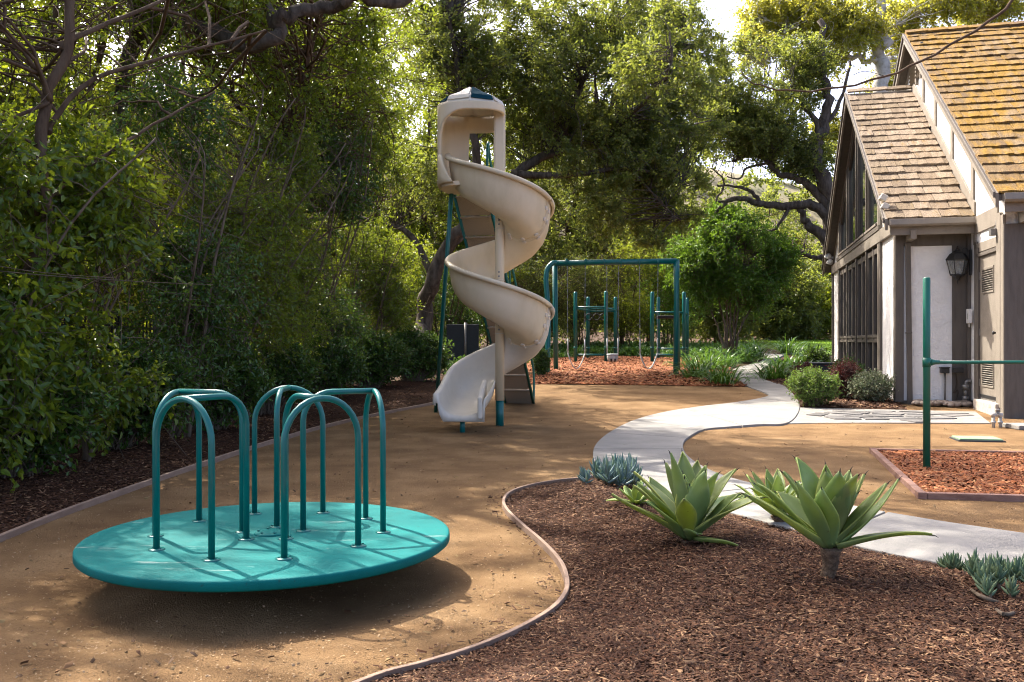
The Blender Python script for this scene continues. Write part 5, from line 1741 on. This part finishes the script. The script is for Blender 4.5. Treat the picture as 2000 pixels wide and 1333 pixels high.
for lab, px, py, n, L in (
        ('strap leaved clump nearest the court corner, left of the path mouth', 1412, 752, 110, .75),
        ('strap leaved clump beside the right swing leg', 1362, 742, 120, .8),
        ('strap leaved clump between swing leg and path, second row', 1386, 726, 110, .8),
        ('strap leaved clump at the edge of the red chips behind the swing leg', 1352, 722, 90, .75),
        ('bright strap leaved clump below the small multi-stemmed tree', 1415, 716, 110, .8),
        ('strap leaved clump right of the small tree trunks', 1452, 708, 110, .8),
        ('strap leaved clump at the path bend, far left side', 1478, 703, 100, .75),
        ('strap leaved clump left behind the small tree trunks', 1385, 708, 110, .8),
        ('strap leaved clump inside the path bend on the right', 1512, 742, 110, .7),
        ('dark strap leaved clump further up the right side of the path', 1538, 722, 110, .75),
        ('strap leaved clump between the path and the utility cabinet', 1562, 735, 110, .75),
        ('strap leaved clump in front of the far lawn', 1580, 706, 110, .85),
        ('far strap leaved clump at the top of the path', 1540, 692, 120, .9),
        ('strap leaved clump by the lawn edge near the house corner', 1606, 712, 100, .8),
        ('farthest strap leaved clump left of the path top', 1470, 690, 120, .9),
        ('low strap leaved clump behind the left climbing frame', 1130, 699, 100, .7),
        ('low strap leaved clump behind the bucket swing', 1195, 697, 110, .7),
        ('low strap leaved clump behind the right belt swing', 1258, 697, 110, .7),
        ('low strap leaved clump behind the right climbing frame', 1318, 699, 110, .75),
        ('strap leaved clump with long leaves left of the swing frame', 1090, 702, 90, .6)):
    strap(lab, px, py, n, L, .035, .32)


# ------------------------------------------------------------------ shrubs by the house
def bush(name, label, px, py, wpx, hpx, m, nc, L, W, twigs=6, lpt=7, tl=.16, six=True, group=None, lean=0, flat=1.0, dy=0.0, bark='greybark'):
    b = gp(px, py)
    s = b.y / F
    rx, h = wpx * s / 2, hpx * s
    root = thing(name, label, 'shrub', b, 0, group)
    C = sample_crown([(b.x + lean, b.y + dy, b.z + h * .55, rx * .88, rx * .8 * flat, h * .46)], nc, .2, 3, .4)
    n = len(C)
    K = 6
    t = np.linspace(0, 1, K)[None, :, None]
    q = np.array(b)[None] + RNG.normal(0, rx * .12, (n, 3)) * np.array([1, 1, 0])
    mid = (q + C) / 2; mid[:, 2] += h * .12
    P = (1 - t) ** 2 * q[:, None] + 2 * t * (1 - t) * mid[:, None] + t * t * C[:, None]
    pos, ax, tw = spray(C, twigs, lpt, tl, L, W, six, .1, up=.5)
    V, F_ = join_geo([tubes_geo(P, np.full((n, K), .006) * np.linspace(1.3, .4, K)[None], 4), tubes_geo(tw, np.full(tw.shape[:2], .002), 3)])
    link('stems', np_mesh('stems', V - np.array(b), F_, True), M[bark], root)
    keep = pos[:, 2] > gzn(pos[:, 1]) + .02
    V, f = leaf_geo(pos[keep], ax[keep], L, W, six)
    link('foliage', np_mesh('foliage', V - np.array(b), [f]), M[m], root)
    return root


bush('flowering_shrub', 'bright green rounded shrub left of the burgundy shrub by the path', 1587, 795, 105, 68, 'leaf_lemon', 240, .045, .02)
bush('burgundy_shrub', 'upright burgundy shrub between the green and the variegated shrub', 1650, 783, 62, 72, 'leaf_red', 150, .04, .014, tl=.2)
bush('variegated_shrub', 'cream variegated rounded shrub against the bay corner', 1703, 788, 82, 54, 'leaf_cream', 240, .045, .02)
bush('burgundy_shrub', 'small burgundy shrub between strap leaves and utility cabinet', 1572, 752, 42, 38, 'leaf_red', 70, .05, .018)
bush('leafy_shrub', 'green shrub below the gable windows behind the burgundy shrub', 1655, 758, 70, 50, 'leaf_strap', 120, .06, .022)
bush('clipped_shrub', 'small clipped green shrub beside the slide ladder foot', 1058, 738, 30, 50, 'leaf_dark', 120, .05, .025)
bush('leafy_shrub', 'dark low shrub left of the utility cabinet by the lawn', 1590, 724, 60, 40, 'leaf_dark', 110, .06, .03)

# ------------------------------------------------------------------ hedge on the left
def hedge_shrub(label, x, y, H, wid, nc, L, W, m, lpt=9, twigs=6, stems=7, bare=40, low=.25, name='hedge_shrub', six=True, depth=1.0, bark='greybark', tl=.34, gap=.55, lean=0.25, shell=.5):
    limbs = []
    for i in range(stems):
        a = random.uniform(0, 6.28)
        r = random.uniform(.05, .25)
        p0 = Vector((x + r * math.cos(a), y + r * math.sin(a), gz(y)))
        h = H * random.uniform(.7, 1)
        p1 = p0 + Vector((math.cos(a) * .12 + random.gauss(0, .06), math.sin(a) * .12, h * .3))
        p2 = p1 + Vector((math.cos(a) * .25 * wid + random.gauss(lean * .2, .12), math.sin(a) * .35 * wid + random.gauss(0, .15), h * .35))
        p3 = p2 + Vector((math.cos(a) * .35 * wid + random.gauss(lean * .5, .2), math.sin(a) * .5 * wid + random.gauss(0, .2), h * .33))
        limbs.append(([p0, p1, p2, p3], (random.uniform(.018, .038), .008)))
    z0 = gz(y)
    ells = [(x + .05, y, z0 + H * (.5 + low / 2), wid * .62 * depth, wid * .8, H * (.52 - low / 2)), (x + .25, y + wid * .2, z0 + H * .35, wid * .5 * depth, wid * .75, H * .25),
            (x + .2, y - wid * .3, z0 + H * .75, wid * .6 * depth, wid * .6, H * .22)]
    return tree(name, label, 'shrub', (x, y, z0), limbs, ells, nc, M[m], M[bark], twigs, lpt, tl, L, W, six, gap, 1.4, .22, 'hedge shrubs along the fence', bare, shell, .003, ('stems', 'foliage'), br=.0038, sides=7)


HEDGE = [
    ('tall hedge shrub cut by the left edge of the photo, nearest', -4.6, 4.7, 3.1, 1.3, 180, .09, .05, 'leaf_hedge', .22),
    ('hedge shrub with bare pale stems at the left photo edge', -4.3, 6.7, 3.1, 1.15, 190, .085, .047, 'leaf_hedge', .2),
    ('second hedge shrub, many thin pale stems above the dark mulch', -4.2, 8.5, 3.3, 1.2, 200, .08, .044, 'leaf_hedge', .12),
    ('third hedge shrub, behind the merry-go-round rails', -4.05, 10.6, 4.3, 1.35, 250, .064, .034, 'leaf_dark', .08),
    ('fourth hedge shrub, behind the right merry-go-round rails', -4.05, 12.8, 4.8, 1.45, 270, .064, .034, 'leaf_hedge', .06),
    ('fifth hedge shrub, in front of the dark fence', -4.0, 15.3, 5.2, 1.5, 270, .064, .034, 'leaf_hedge', .05),
    ('sixth hedge shrub, left of the slide exit', -3.75, 17.6, 5.6, 1.6, 400, .066, .036, 'leaf_dark', .04),
    ('seventh hedge shrub, just left of the slide support leg', -3.2, 20.5, 4.6, 1.5, 340, .068, .036, 'leaf_hedge', .04),
]
for lab, x, y, H, wd, nc, L, W, m, low in HEDGE:
    hedge_shrub(lab, x, y, H, wd, nc, L, W, m, low=low)
# low glossy shrubs along the fence foot
for i, (lab, x, y) in enumerate((('low dark glossy shrub behind the back merry-go-round rail', -4.0, 11.7), ('low dark glossy shrub behind the right merry-go-round rail', -3.9, 14.0),
                                 ('low dark glossy shrub left of the slide, nearer one', -3.5, 16.5), ('low dark glossy shrub left of the slide, farther one', -3.0, 19.0), ('low dark glossy shrub at the foot of the leaning trunk', -2.25, 20.6), ('low dark glossy shrub under the pale stems at the left', -4.3, 7.6), ('low dark glossy shrub under the second hedge shrub', -4.3, 9.6))):
    b = Vector((x, y, gz(y)))
    px, py = 1000 + x / y * F, HOR - (b.z - EYE) / y * F
    bush('glossy_shrub', lab, px, py, 1.9 / y * F, 1.15 / y * F, 'leaf_dark', 330, .065, .036, 6, 7, .22, True, 'low glossy shrubs along the fence', flat=.6)

# fence behind the hedge
fn = thing('fence', 'black metal picket fence running behind the hedge', 'fence', (-5.3, 5, 0))
pm_ = MB().bx(-.009, .009, -.009, .009, 0.05, 1.52).mesh('picket'); pm_.materials.append(M['fence'])
po_ = MB().bx(-.03, .03, -.03, .03, -.1, 1.62).mesh('post'); po_.materials.append(M['fence'])
fx = lambda y: -5.3 + max(0, y - 14) * .12
for i in range(150):
    y = 5 + i * .125
    o = bpy.data.objects.new('picket', pm_); COL.objects.link(o); o.parent = fn; o.location = (fx(y) + 5.3, y - 5, gz(y))
for i in range(9):
    y = 5 + i * 2.35
    o = bpy.data.objects.new('post', po_); COL.objects.link(o); o.parent = fn; o.location = (fx(y) + 5.3, y - 5, gz(y))
for z in (.18, 1.38):
    mb = MB(); mb.beam((0, 0, z), (0, 9, z), .03, .04); mb.beam((0, 9, z), (fx(23.7) + 5.3, 18.7, z + gz(23.7)), .03, .04); mb.build('rail', M['fence'], fn)
# dark screen panel behind the slide
sp_ = gp(905, 745)
o = thing('screen_panel', 'dark blue-black screen panel with grey post behind the slide', 'fence panel', (-1.55, 27.0, gz(27.0)))
mb = MB(); mb.bx(-.42, .55, -.03, .03, 0.0, 1.25); mb.build('panel', M['fence'], o, .01)
mb = MB(); mb.tube([(.15, -.06, 0), (.15, -.06, 1.3)], .035, 10); mb.build('post', M['steel'], o)

# ------------------------------------------------------------------ trees
def P_(px, py, Y): return at(px, py, Y)


# backlit trees beyond the fence
BACK = [
    ('yellow-green tree beyond the fence at the far left of the photo', -6.6, 7.0, 6.4, 330),
    ('yellow-green tree beyond the fence, second from the left', -6.8, 10, 7.2, 360),
    ('yellow-green tree beyond the fence, third from the left', -7.0, 13, 8.6, 400),
    ('yellow-green tree beyond the fence, fourth from the left', -7.2, 17, 9.4, 400),
    ('yellow-green tree beyond the fence, left of the slide top', -7.2, 23, 10.5, 420),
]
for lab, x, y, H, nc in BACK:
    z0 = gz(y)
    limbs = []
    for i in range(5):
        a = i * 1.3 + random.uniform(-.3, .3)
        limbs.append(([Vector((x, y, z0)), Vector((x + .1 * math.cos(a), y + .1 * math.sin(a), z0 + H * .25)), Vector((x + .9 * math.cos(a), y + .9 * math.sin(a), z0 + H * .55)), Vector((x + 1.7 * math.cos(a), y + 1.7 * math.sin(a), z0 + H * .9))], (random.uniform(.06, .12), .02)))
    tree('woodland_tree', lab, 'tree', (x, y, z0), limbs, [(x, y, z0 + H * .62, 2.1, 2.3, H * .38), (x, y, z0 + H * .3, 1.8, 2.0, H * .25)], nc, M['leaf_lime'], M['brownbark'], 7, 12, .5, .09, .05, False, .55, 1.2, .2, 'backlit trees beyond the fence', 60)

# upper hedge trees leaning over the court from the left
tree('overhanging_tree', 'dark branching tree leaning in over the hedge at the top left', 'tree', (-4.9, 7.3, 0),
     [([Vector((-4.9, 7.3, 0)), P_(60, 500, 7.4), P_(90, 250, 7.5), P_(130, 60, 7.6), P_(140, -160, 7.7)], (.065, .035)),
      ([P_(95, 260, 7.5), P_(180, 160, 7.9), P_(330, 110, 8.4), P_(520, 60, 9)], (.028, .01)),
      ([P_(70, 420, 7.4), P_(180, 330, 7.8), P_(260, 260, 8.2), P_(420, 180, 9)], (.025, .01)),
      ([P_(100, 200, 7.5), P_(40, 100, 7.2), P_(-20, 20, 7)], (.025, .012)),
      ([P_(120, 100, 7.6), P_(250, 30, 8.2), P_(400, -50, 9)], (.028, .012))],
     [(-4.6, 8.0, 4.0, 1.1, 1.8, .9), (-4.1, 9.8, 4.7, 1.1, 1.7, .8), (-4.8, 6.6, 3.8, 1.0, 1.4, .9)], 60, M['leaf_hedge'], M['brownbark'], 6, 8, .45, .06, .03, True, .6, 1.3, .15, None, 170, .6, .004)
tree('leafy_tree', 'dense mid-green tree rising above the hedge left of the slide', 'tree', (-4.6, 16, .05),
     [([Vector((-4.6, 16, 0)), Vector((-4.5, 16, 3)), Vector((-4.2, 16, 6)), Vector((-3.9, 15.6, 8.5))], (.12, .05)), ([Vector((-4.5, 16, 3)), Vector((-3.7, 15, 5)), Vector((-2.9, 14.5, 7))], (.06, .02)), ([Vector((-4.4, 16, 4)), Vector((-4.2, 17.5, 6)), Vector((-3.2, 18.5, 8))], (.06, .02)), ([Vector((-4.3, 16, 4.6)), Vector((-5.2, 14.5, 6.2)), Vector((-5.2, 13.5, 7.6))], (.06, .02))],
     [(-4.2, 15.8, 6.2, 1.6, 2.4, 2.6), (-4.6, 13.5, 5.6, 1.2, 1.6, 1.8), (-3.4, 18.6, 6.4, 1.7, 2.0, 2.4), (-4.3, 12, 6.5, 1.3, 1.6, 1.5), (-3.6, 20.5, 5.2, 1.4, 1.8, 1.8), (-2.9, 16, 7.2, 1.3, 1.8, 1.4)], 760, M['leaf_hedge'], M['brownbark'], 8, 13, .45, .075, .04, False, .5, 1.3, .2, None, 100)

# great oak overhead: trunk beyond the fence, limbs crossing the top of the photo
tree('spreading_oak', 'spreading oak whose heavy bare limb crosses the top left of the photo', 'tree', (-6.2, 13.5, .03),
     [([Vector((-6.2, 13.5, 0)), Vector((-6.0, 13.4, 3)), Vector((-5.4, 13, 5.6)), P_(495, 85, 12), P_(560, 38, 12), P_(610, 20, 12), P_(690, -5, 12), P_(790, 2, 12.5), P_(900, -40, 13)], (.13, .07)),
      ([P_(535, 55, 12), P_(515, -10, 12.2), P_(500, -120, 12.5)], (.08, .05)), ([P_(690, -5, 12), P_(800, -160, 11), P_(900, -260, 10)], (.07, .03)),
      ([Vector((-5.4, 13, 5.6)), Vector((-4.8, 11.5, 7.5)), Vector((-3.2, 9.5, 8.6)), Vector((-1.2, 8.5, 9))], (.14, .03)),
      ([Vector((-5.4, 13, 5.6)), Vector((-5.2, 14.5, 8)), Vector((-3, 16, 9.5)), Vector((0, 16.5, 10))], (.14, .03)),
      ([Vector((-5.2, 12.6, 6.0)), Vector((-6.5, 10.5, 8)), Vector((-6.8, 8, 9))], (.12, .03))],
     [(-6.2, 10.4, 8.9, 1.4, 1.5, .5), (-3.7, 9.6, 9.0, 1.9, 1.8, .7), (-3.7, 9.7, 9.3, 1.8, 1.6, .6), (-6.2, 8.5, 9.0, 1.5, 1.1, .5), (-1.9, 11.3, 9.1, 1.8, 1.3, .6), (-3.3, 15.6, 9.3, 2.5, 2.3, .9), (-0.9, 14.3, 9.2, 2.7, 2.0, .8), (-6.5, 14, 9.8, 1.8, 2, 1.0)], 590, M['leaf_oak'], M['bark'], 7, 13, .38, .09, .05, False, .77, 4.0, .15, None, 0, .8)  # out-of-view crown clumps, placed to shade the court, mulch and path

# leaning oak behind the slide
tree('leaning_oak', 'large oak with a dark leaning trunk behind the slide', 'tree', gp(812, 742),
     [([gp(812, 742), P_(822, 640, 25.5), P_(845, 540, 25), P_(905, 440, 24.5), P_(985, 350, 24.5), P_(1080, 300, 25), P_(1180, 265, 25.5)], (.30, .09)),
      ([P_(845, 540, 25), P_(800, 460, 25.5), P_(720, 430, 26), P_(600, 400, 27)], (.12, .04)),
      ([P_(930, 405, 24.5), P_(930, 300, 24), P_(900, 180, 23.5), P_(880, 20, 23)], (.16, .05)),
      ([P_(1000, 340, 24.5), P_(1100, 345, 24), P_(1230, 330, 24), P_(1330, 360, 24.5)], (.12, .03)),
      ([P_(1080, 300, 25), P_(1130, 180, 25), P_(1180, 80, 25), P_(1260, -40, 25)], (.10, .03)),
      ([P_(1180, 80, 25), P_(1290, 100, 25), P_(1350, 50, 25)], (.06, .02)),
      ([P_(880, 480, 24.6), P_(960, 430, 25), P_(1050, 410, 25.5)], (.09, .03)),
      ([P_(1180, 265, 25.5), P_(1250, 210, 23.5), P_(1300, 150, 21), P_(1310, 90, 20.5)], (.08, .02)), ([P_(1230, 330, 24), P_(1290, 400, 24.3), P_(1330, 430, 24.5)], (.04, .02))],
     [(P_(1000, 130, 25)[0], 25, 8.9, 2.4, 2.4, 2.4), (P_(1180, 120, 25)[0], 25, 9.0, 2.4, 2.4, 2.3), (P_(1160, 330, 25)[0], 25, 5.9, 2.5, 2.0, 1.6), (P_(1280, 390, 24.5)[0], 24.5, 5.2, 1.7, 1.6, 1.5),
      (P_(860, 60, 24)[0], 24, 9.6, 1.9, 2.2, 2.2), (P_(1320, 40, 25.5)[0], 25.5, 10.2, 2.0, 1.8, 1.5), (P_(1310, 220, 25)[0], 25, 7.5, 1.5, 1.6, 1.4), (P_(830, 330, 25)[0], 25.5, 6.4, 1.5, 1.5, 1.8), (3.5, 20.8, 7.8, 1.2, 1.4, 1.1), (5.6, 29.5, 8.6, 1.3, 1.8, 1.1), (P_(1120, 220, 26)[0], 26.5, 7.6, 2.6, 1.6, 1.4)],
     1200, M['leaf_oak'], M['bark'], 8, 19, .5, .095, .056, False, .5, 1.5, .2, None, 160)

# gnarled oak by the house
YO = 31.0
Q = lambda px, py, dy=0: P_(px, py, YO + dy)
tree('gnarled_oak', 'gnarled dark oak with bare twisting limbs behind the house gable', 'tree', gp(1655, 712),
     [([gp(1655, 712), Q(1650, 600), Q(1632, 470), Q(1622, 390), Q(1596, 330), Q(1594, 290), Q(1601, 250), Q(1621, 195), Q(1607, 137), Q(1600, 40)], (.42, .10)),
      ([Q(1632, 470), Q(1618, 436), Q(1590, 402), Q(1542, 405), Q(1488, 400), Q(1448, 387), Q(1415, 396), Q(1395, 420)], (.24, .05)),
      ([Q(1625, 440), Q(1612, 394), Q(1582, 364), Q(1546, 346), Q(1517, 338), Q(1490, 310), Q(1466, 302), Q(1430, 316)], (.20, .04)),
      ([Q(1640, 530), Q(1610, 465), Q(1578, 436), Q(1566, 415), Q(1560, 395)], (.26, .06)),
      ([Q(1540, 408), Q(1522, 440), Q(1505, 452), Q(1480, 452)], (.07, .03)),
      ([Q(1650, 560), Q(1609, 506), Q(1588, 504), Q(1565, 494), Q(1540, 496)], (.12, .04)),
      ([Q(1594, 290), Q(1592, 235), Q(1560, 205), Q(1524, 187), Q(1490, 180)], (.12, .03)),
      ([Q(1560, 205), Q(1530, 250), Q(1490, 225), Q(1440, 212), Q(1400, 225)], (.07, .02)),
      ([Q(1517, 338), Q(1502, 320), Q(1460, 330), Q(1445, 350), Q(1420, 345)], (.07, .02)),
      ([Q(1488, 400), Q(1470, 378), Q(1440, 365), Q(1400, 362)], (.09, .03)),
      ([Q(1600, 260), Q(1640, 200), Q(1660, 120)], (.10, .04)),
      ([Q(1448, 387), Q(1400, 395), Q(1415, 360), Q(1390, 330)], (.06, .02))],
     [(Q(1470, 250)[0], YO, 8.4, 2.0, 1.7, 1.3), (Q(1530, 150)[0], YO, 10.4, 1.9, 1.7, 1.3), (Q(1420, 330)[0], YO, 7.0, 1.3, 1.4, 1.0), (Q(1430, 180)[0], YO, 9.8, 1.6, 1.6, 1.2), (Q(1580, 300)[0], YO + .5, 7.6, 1.1, 1.3, .7), (Q(1560, 470)[0], YO + 1.5, 4.8, 1.2, 1.0, .6), (Q(1440, 80)[0], YO + 1, 11.5, 1.5, 1.5, 1.0)],
     640, M['leaf_oak'], M['bark'], 7, 18, .5, .10, .058, False, .6, 1.1, .15, None, 120, .7)

# sycamore with pale trunk
YS = 36.0
Q = lambda px, py, dy=0: P_(px, py, YS + dy)
tree('sycamore', 'pale-barked sycamore with yellow-green leaves rising behind the roofs', 'tree', gp(1722, 690),
     [([gp(1722, 690), Q(1722, 400), Q(1721, 180), Q(1718, 80), Q(1716, 0), Q(1714, -120)], (.36, .22)),
      ([Q(1718, 118), Q(1690, 116), Q(1620, 113), Q(1548, 112)], (.13, .10)), ([Q(1717, 66), Q(1690, 76), Q(1640, 92), Q(1590, 104), Q(1560, 118)], (.10, .03)),
      ([Q(1708, 50), Q(1680, 38), Q(1655, 28), Q(1620, 26), Q(1590, 15)], (.11, .05)), ([Q(1720, 60), Q(1760, 45), Q(1800, 20)], (.08, .03)),
      ([Q(1535, 70), Q(1532, 20), Q(1528, -20)], (.06, .04)), ([Q(1715, -60), Q(1650, -80), Q(1540, 40), Q(1480, 30)], (.08, .03)), ([Q(1721, 200), Q(1660, 240), Q(1610, 285), Q(1580, 290)], (.06, .02)), ([Q(1716, -40), Q(1820, -60), Q(1900, 0)], (.08, .03))],
     [(Q(1560, 35)[0], YS, 14.4, 2.3, 1.8, 1.3), (Q(1650, 60)[0], YS - .5, 13.6, 1.7, 1.6, 1.3), (Q(1790, 60)[0], YS + 1, 13.9, 1.0, 1.4, 1.6), (Q(1610, 275)[0], YS - 1, 9.3, .9, .9, .8), (Q(1850, 5)[0], YS, 14.9, 2.6, 1.6, .9), (Q(1960, 0)[0], YS + 1, 15.2, 1.8, 1.6, .9), (Q(1500, 30)[0], YS, 14.4, 1.3, 1.3, 1.0), (Q(1600, 130)[0], YS, 12.3, 1.4, 1.2, .6), (Q(1750, 150)[0], YS + 1.5, 11.8, .6, .8, 1.0), (Q(1470, 90)[0], YS - .5, 13.0, 1.1, 1.2, .9)],
     860, M['leaf_gold'], M['palebark'], 6, 11, .55, .13, .095, False, .42, 1.3, .2, None, 0, .6, .005)
ov = [P_(2010, -60, 10), P_(1985, -10, 10), P_(1950, 30, 10), P_(1880, 75, 10), P_(1800, 120, 10), P_(1730, 150, 10), P_(1640, 172, 10), P_(1560, 179, 10), P_(1500, 172, 10), P_(1462, 158, 10), P_(1448, 140, 10)]
o = thing('bare_branch', 'long bare arching twig hanging in front of the two roofs', 'branch', P_(1985, -10, 10))
mb = MB(); pts = smooth(ov, 3); pts = [p + Vector((0, 0, .012 * math.sin(i * 2.1))) for i, p in enumerate(pts)]
mb.tube(pts, [.020 - .014 * i / (len(pts) - 1) for i in range(len(pts))], 7); mb.build('twig', M['brownbark'], o, world=True)
mb = MB(); mb.tube(smooth([P_(1730, 150, 10), P_(1690, 140, 10), P_(1665, 148, 10)], 4), .004, 5); mb.build('side_twig', M['brownbark'], o, world=True)

# small multi-stemmed tree by the path
YM = 31.0
Q = lambda px, py, dy=0: P_(px, py, YM + dy)
mbz = gp(1424, 697); mbz = Vector((mbz.x * YM / mbz.y, YM, gz(YM)))
st = []
for i, (bx_, tx, ty, hx, hy) in enumerate(((1418, 1412, 620, 1390, 520), (1422, 1420, 610, 1425, 470), (1425, 1428, 600, 1440, 450), (1429, 1436, 610, 1470, 500), (1432, 1448, 640, 1500, 540), (1416, 1402, 640, 1360, 540), (1427, 1440, 620, 1455, 480))):
    st.append(([Q(bx_, 700), Q((bx_ + tx) / 2, 665), Q(tx, ty), Q(hx, hy)], (.06, .02)))
tree('small_tree', 'rounded bright green multi-stemmed tree beside the path', 'tree', mbz, st,
     [(Q(1430, 480)[0], YM, 4.4, 1.9, 1.6, 1.35), (Q(1425, 560)[0], YM, 3.1, 1.75, 1.5, .8), (Q(1345, 510)[0], YM, 3.9, .9, 1.2, 1.0), (Q(1505, 510)[0], YM, 3.8, .8, 1.1, .9), (Q(1420, 420)[0], YM, 5.4, .9, .9, .6), (Q(1375, 445)[0], YM, 4.9, .6, .7, .5), (Q(1530, 470)[0], YM, 4.3, .55, .7, .4), (Q(1470, 600)[0], YM, 2.5, .6, .7, .4)],
     640, M['leaf_myrtle'], M['greybark'], 7, 11, .42, .10, .045, True, .5, 2.4, .25, None, 30, .55)

# thicket behind the swings
TH = [
    ('twiggy grey-brown thicket shrub behind the slide and the left swing leg', 1050, 34, 3.6, 2.0, 260, 'leaf_oak', 260),
    ('green thicket shrub behind the left climbing frame', 1140, 35, 4.0, 2.0, 260, 'leaf_oak', 160),
    ('bright green thicket shrub behind the middle of the swings', 1220, 36, 4.6, 2.2, 300, 'leaf_lime', 60),
    ('green thicket shrub behind the right climbing frame', 1310, 36, 4.4, 2.2, 300, 'leaf_myrtle', 40),
    ('leafy thicket shrub left of the slide ladder', 960, 33, 3.6, 2.0, 260, 'leaf_lime', 60),
    ('dark thicket shrub between slide exit and fence panel', 870, 30, 3.4, 2.0, 260, 'leaf_dark', 80),
    ('leafy thicket shrub beyond the hedge end', 790, 30, 4.2, 2.2, 260, 'leaf_lime', 60),
]
for lab, px, Y, H, wd, nc, m, bare in TH:
    x = (px - 1000) * Y / F
    hedge_shrub(lab, x, Y, H, wd, nc, .085, .045, m, 8, 6, 8, bare, .1, 'thicket_shrub', False, 1.1, 'brownbark', .4, .4, 0)
# far background trees
FAR = [
    ('far tree behind the small multi-stemmed tree', 1400, 46, 6.5, 3.4, 'leaf_oak'), ('far olive tree between the path and the house', 1500, 50, 5.0, 3.0, 'leaf_oak'),
    ('far bright bush beside the lawn', 1560, 52, 3.6, 2.6, 'leaf_lime'), ('far tree above the lawn at the house corner', 1610, 56, 5.5, 3.2, 'leaf_oak'),
    ('far tree behind the swing frame', 1270, 44, 12.5, 4.2, 'leaf_oak'), ('far tree left of the swing frame', 1120, 44, 15.5, 4.6, 'leaf_oak'),
    ('far dark tree behind the slide', 980, 40, 10.5, 4.4, 'leaf_oak'), ('far dark tree left of the slide top', 820, 38, 14, 4.6, 'leaf_lime'),
    ('far tree seen through the hedge top', 640, 36, 9, 4.2, 'leaf_lime'), ('far tree at the back of the left hedge', 440, 32, 9, 4.2, 'leaf_lime'),
    ('far tree behind the leftmost woodland', 230, 27, 8.5, 4.2, 'leaf_lime'), ('far tree at the left photo edge', 20, 24, 8.0, 4.2, 'leaf_lime'),
    ('far tree behind the sycamore', 1760, 60, 17, 5.0, 'leaf_oak'), ('far tree behind the gnarled oak', 1480, 62, 10, 4.4, 'leaf_oak'),
]
for lab, px, Y, H, wd, m in FAR:
    x = (px - 1000) * Y / F
    z0 = gz(Y)
    limbs = []
    for i in range(5):
        a = i * 1.26 + random.uniform(-.3, .3)
        limbs.append(([Vector((x, Y, z0)), Vector((x + .1 * math.cos(a), Y, z0 + H * .3)), Vector((x + wd * .35 * math.cos(a), Y + wd * .3 * math.sin(a), z0 + H * .6)), Vector((x + wd * .6 * math.cos(a), Y + wd * .5 * math.sin(a), z0 + H * .88))], (.16, .03)))
    tree('background_tree', lab, 'tree', (x, Y, z0), limbs, [(x, Y, z0 + H * .6, wd, wd * .8, H * .42), (x, Y, z0 + H * .28, wd * .95, wd * .8, H * .28)], 420, M[m], M['brownbark'], 7, 13, .75, .16, .095, False, .35, .7, .2, 'background trees', 40, .5)

# hedge mass and wood on the hillside, far away
C = []
for i in range(420):
    x = RNG.uniform(-60, 70); y = RNG.uniform(64, 96)
    C.append((x, y, gz(y) + RNG.uniform(.3, 3.5)))
for i in range(800):
    x = RNG.uniform(-90, 110); y = RNG.uniform(98, 150)
    C.append((x, y, float(hillz(x, np.array(y))) + RNG.uniform(.5, 4)))
C = np.array(C)
pos, ax, tw = spray(C, 9, 9, 1.7, .5, .35, False, .1)
V, f = leaf_geo(pos, ax, .6, .42, False)
o = link('far_woodland', np_mesh('far_woodland', V, [f]), M['leaf_oak'])
tag(o, 'distant scrub and wood on the rising ground', None, None, 'stuff')
# low ground cover behind the swings and along the thicket
gc = [gp(985, 733), gp(1060, 701), gp(1200, 698), gp(1400, 703), gp(1480, 700), gp(1480, 685), gp(1200, 680), gp(960, 690), gp(860, 735)]
acc = []
ys = [p.y for p in gc]; xs = [p.x for p in gc]
P = np.stack([RNG.uniform(min(xs), max(xs), 26000), RNG.uniform(min(ys), max(ys), 26000), np.zeros(26000)], 1)
P = P[in_poly(P, gc)][:9000]
P[:, 2] = gzn(P[:, 1]) + RNG.uniform(.02, .3, len(P))
V, f = leaf_geo(P, RNG.normal(size=P.shape) + np.array([0, 0, .4]), .14, .09, False)
tag(link('ground_cover', np_mesh('ground_cover', V, [f]), M['leaf_strap']), 'low leafy ground cover behind the swings', None, None, 'stuff')
# grass blades on the lawn
P = np.stack([RNG.uniform(11, 26, 30000), RNG.uniform(36, 49, 30000), np.zeros(30000)], 1)
P[:, 2] = gzn(P[:, 1]) + .01
V, f = leaf_geo(P, RNG.normal(size=P.shape) * .9 + np.array([0, 0, .8]), .08, .02, False)
M['grassblade'] = leaf_mat('sunlit_grass', [(0.13, 0.25, 0.02), (0.18, 0.31, 0.025), (0.22, 0.34, 0.03)], .4, .5, (.4, .55, .03))
tag(link('grass', np_mesh('grass', V, [f]), M['grassblade']), 'short grass on the sunlit lawn', None, None, 'stuff')
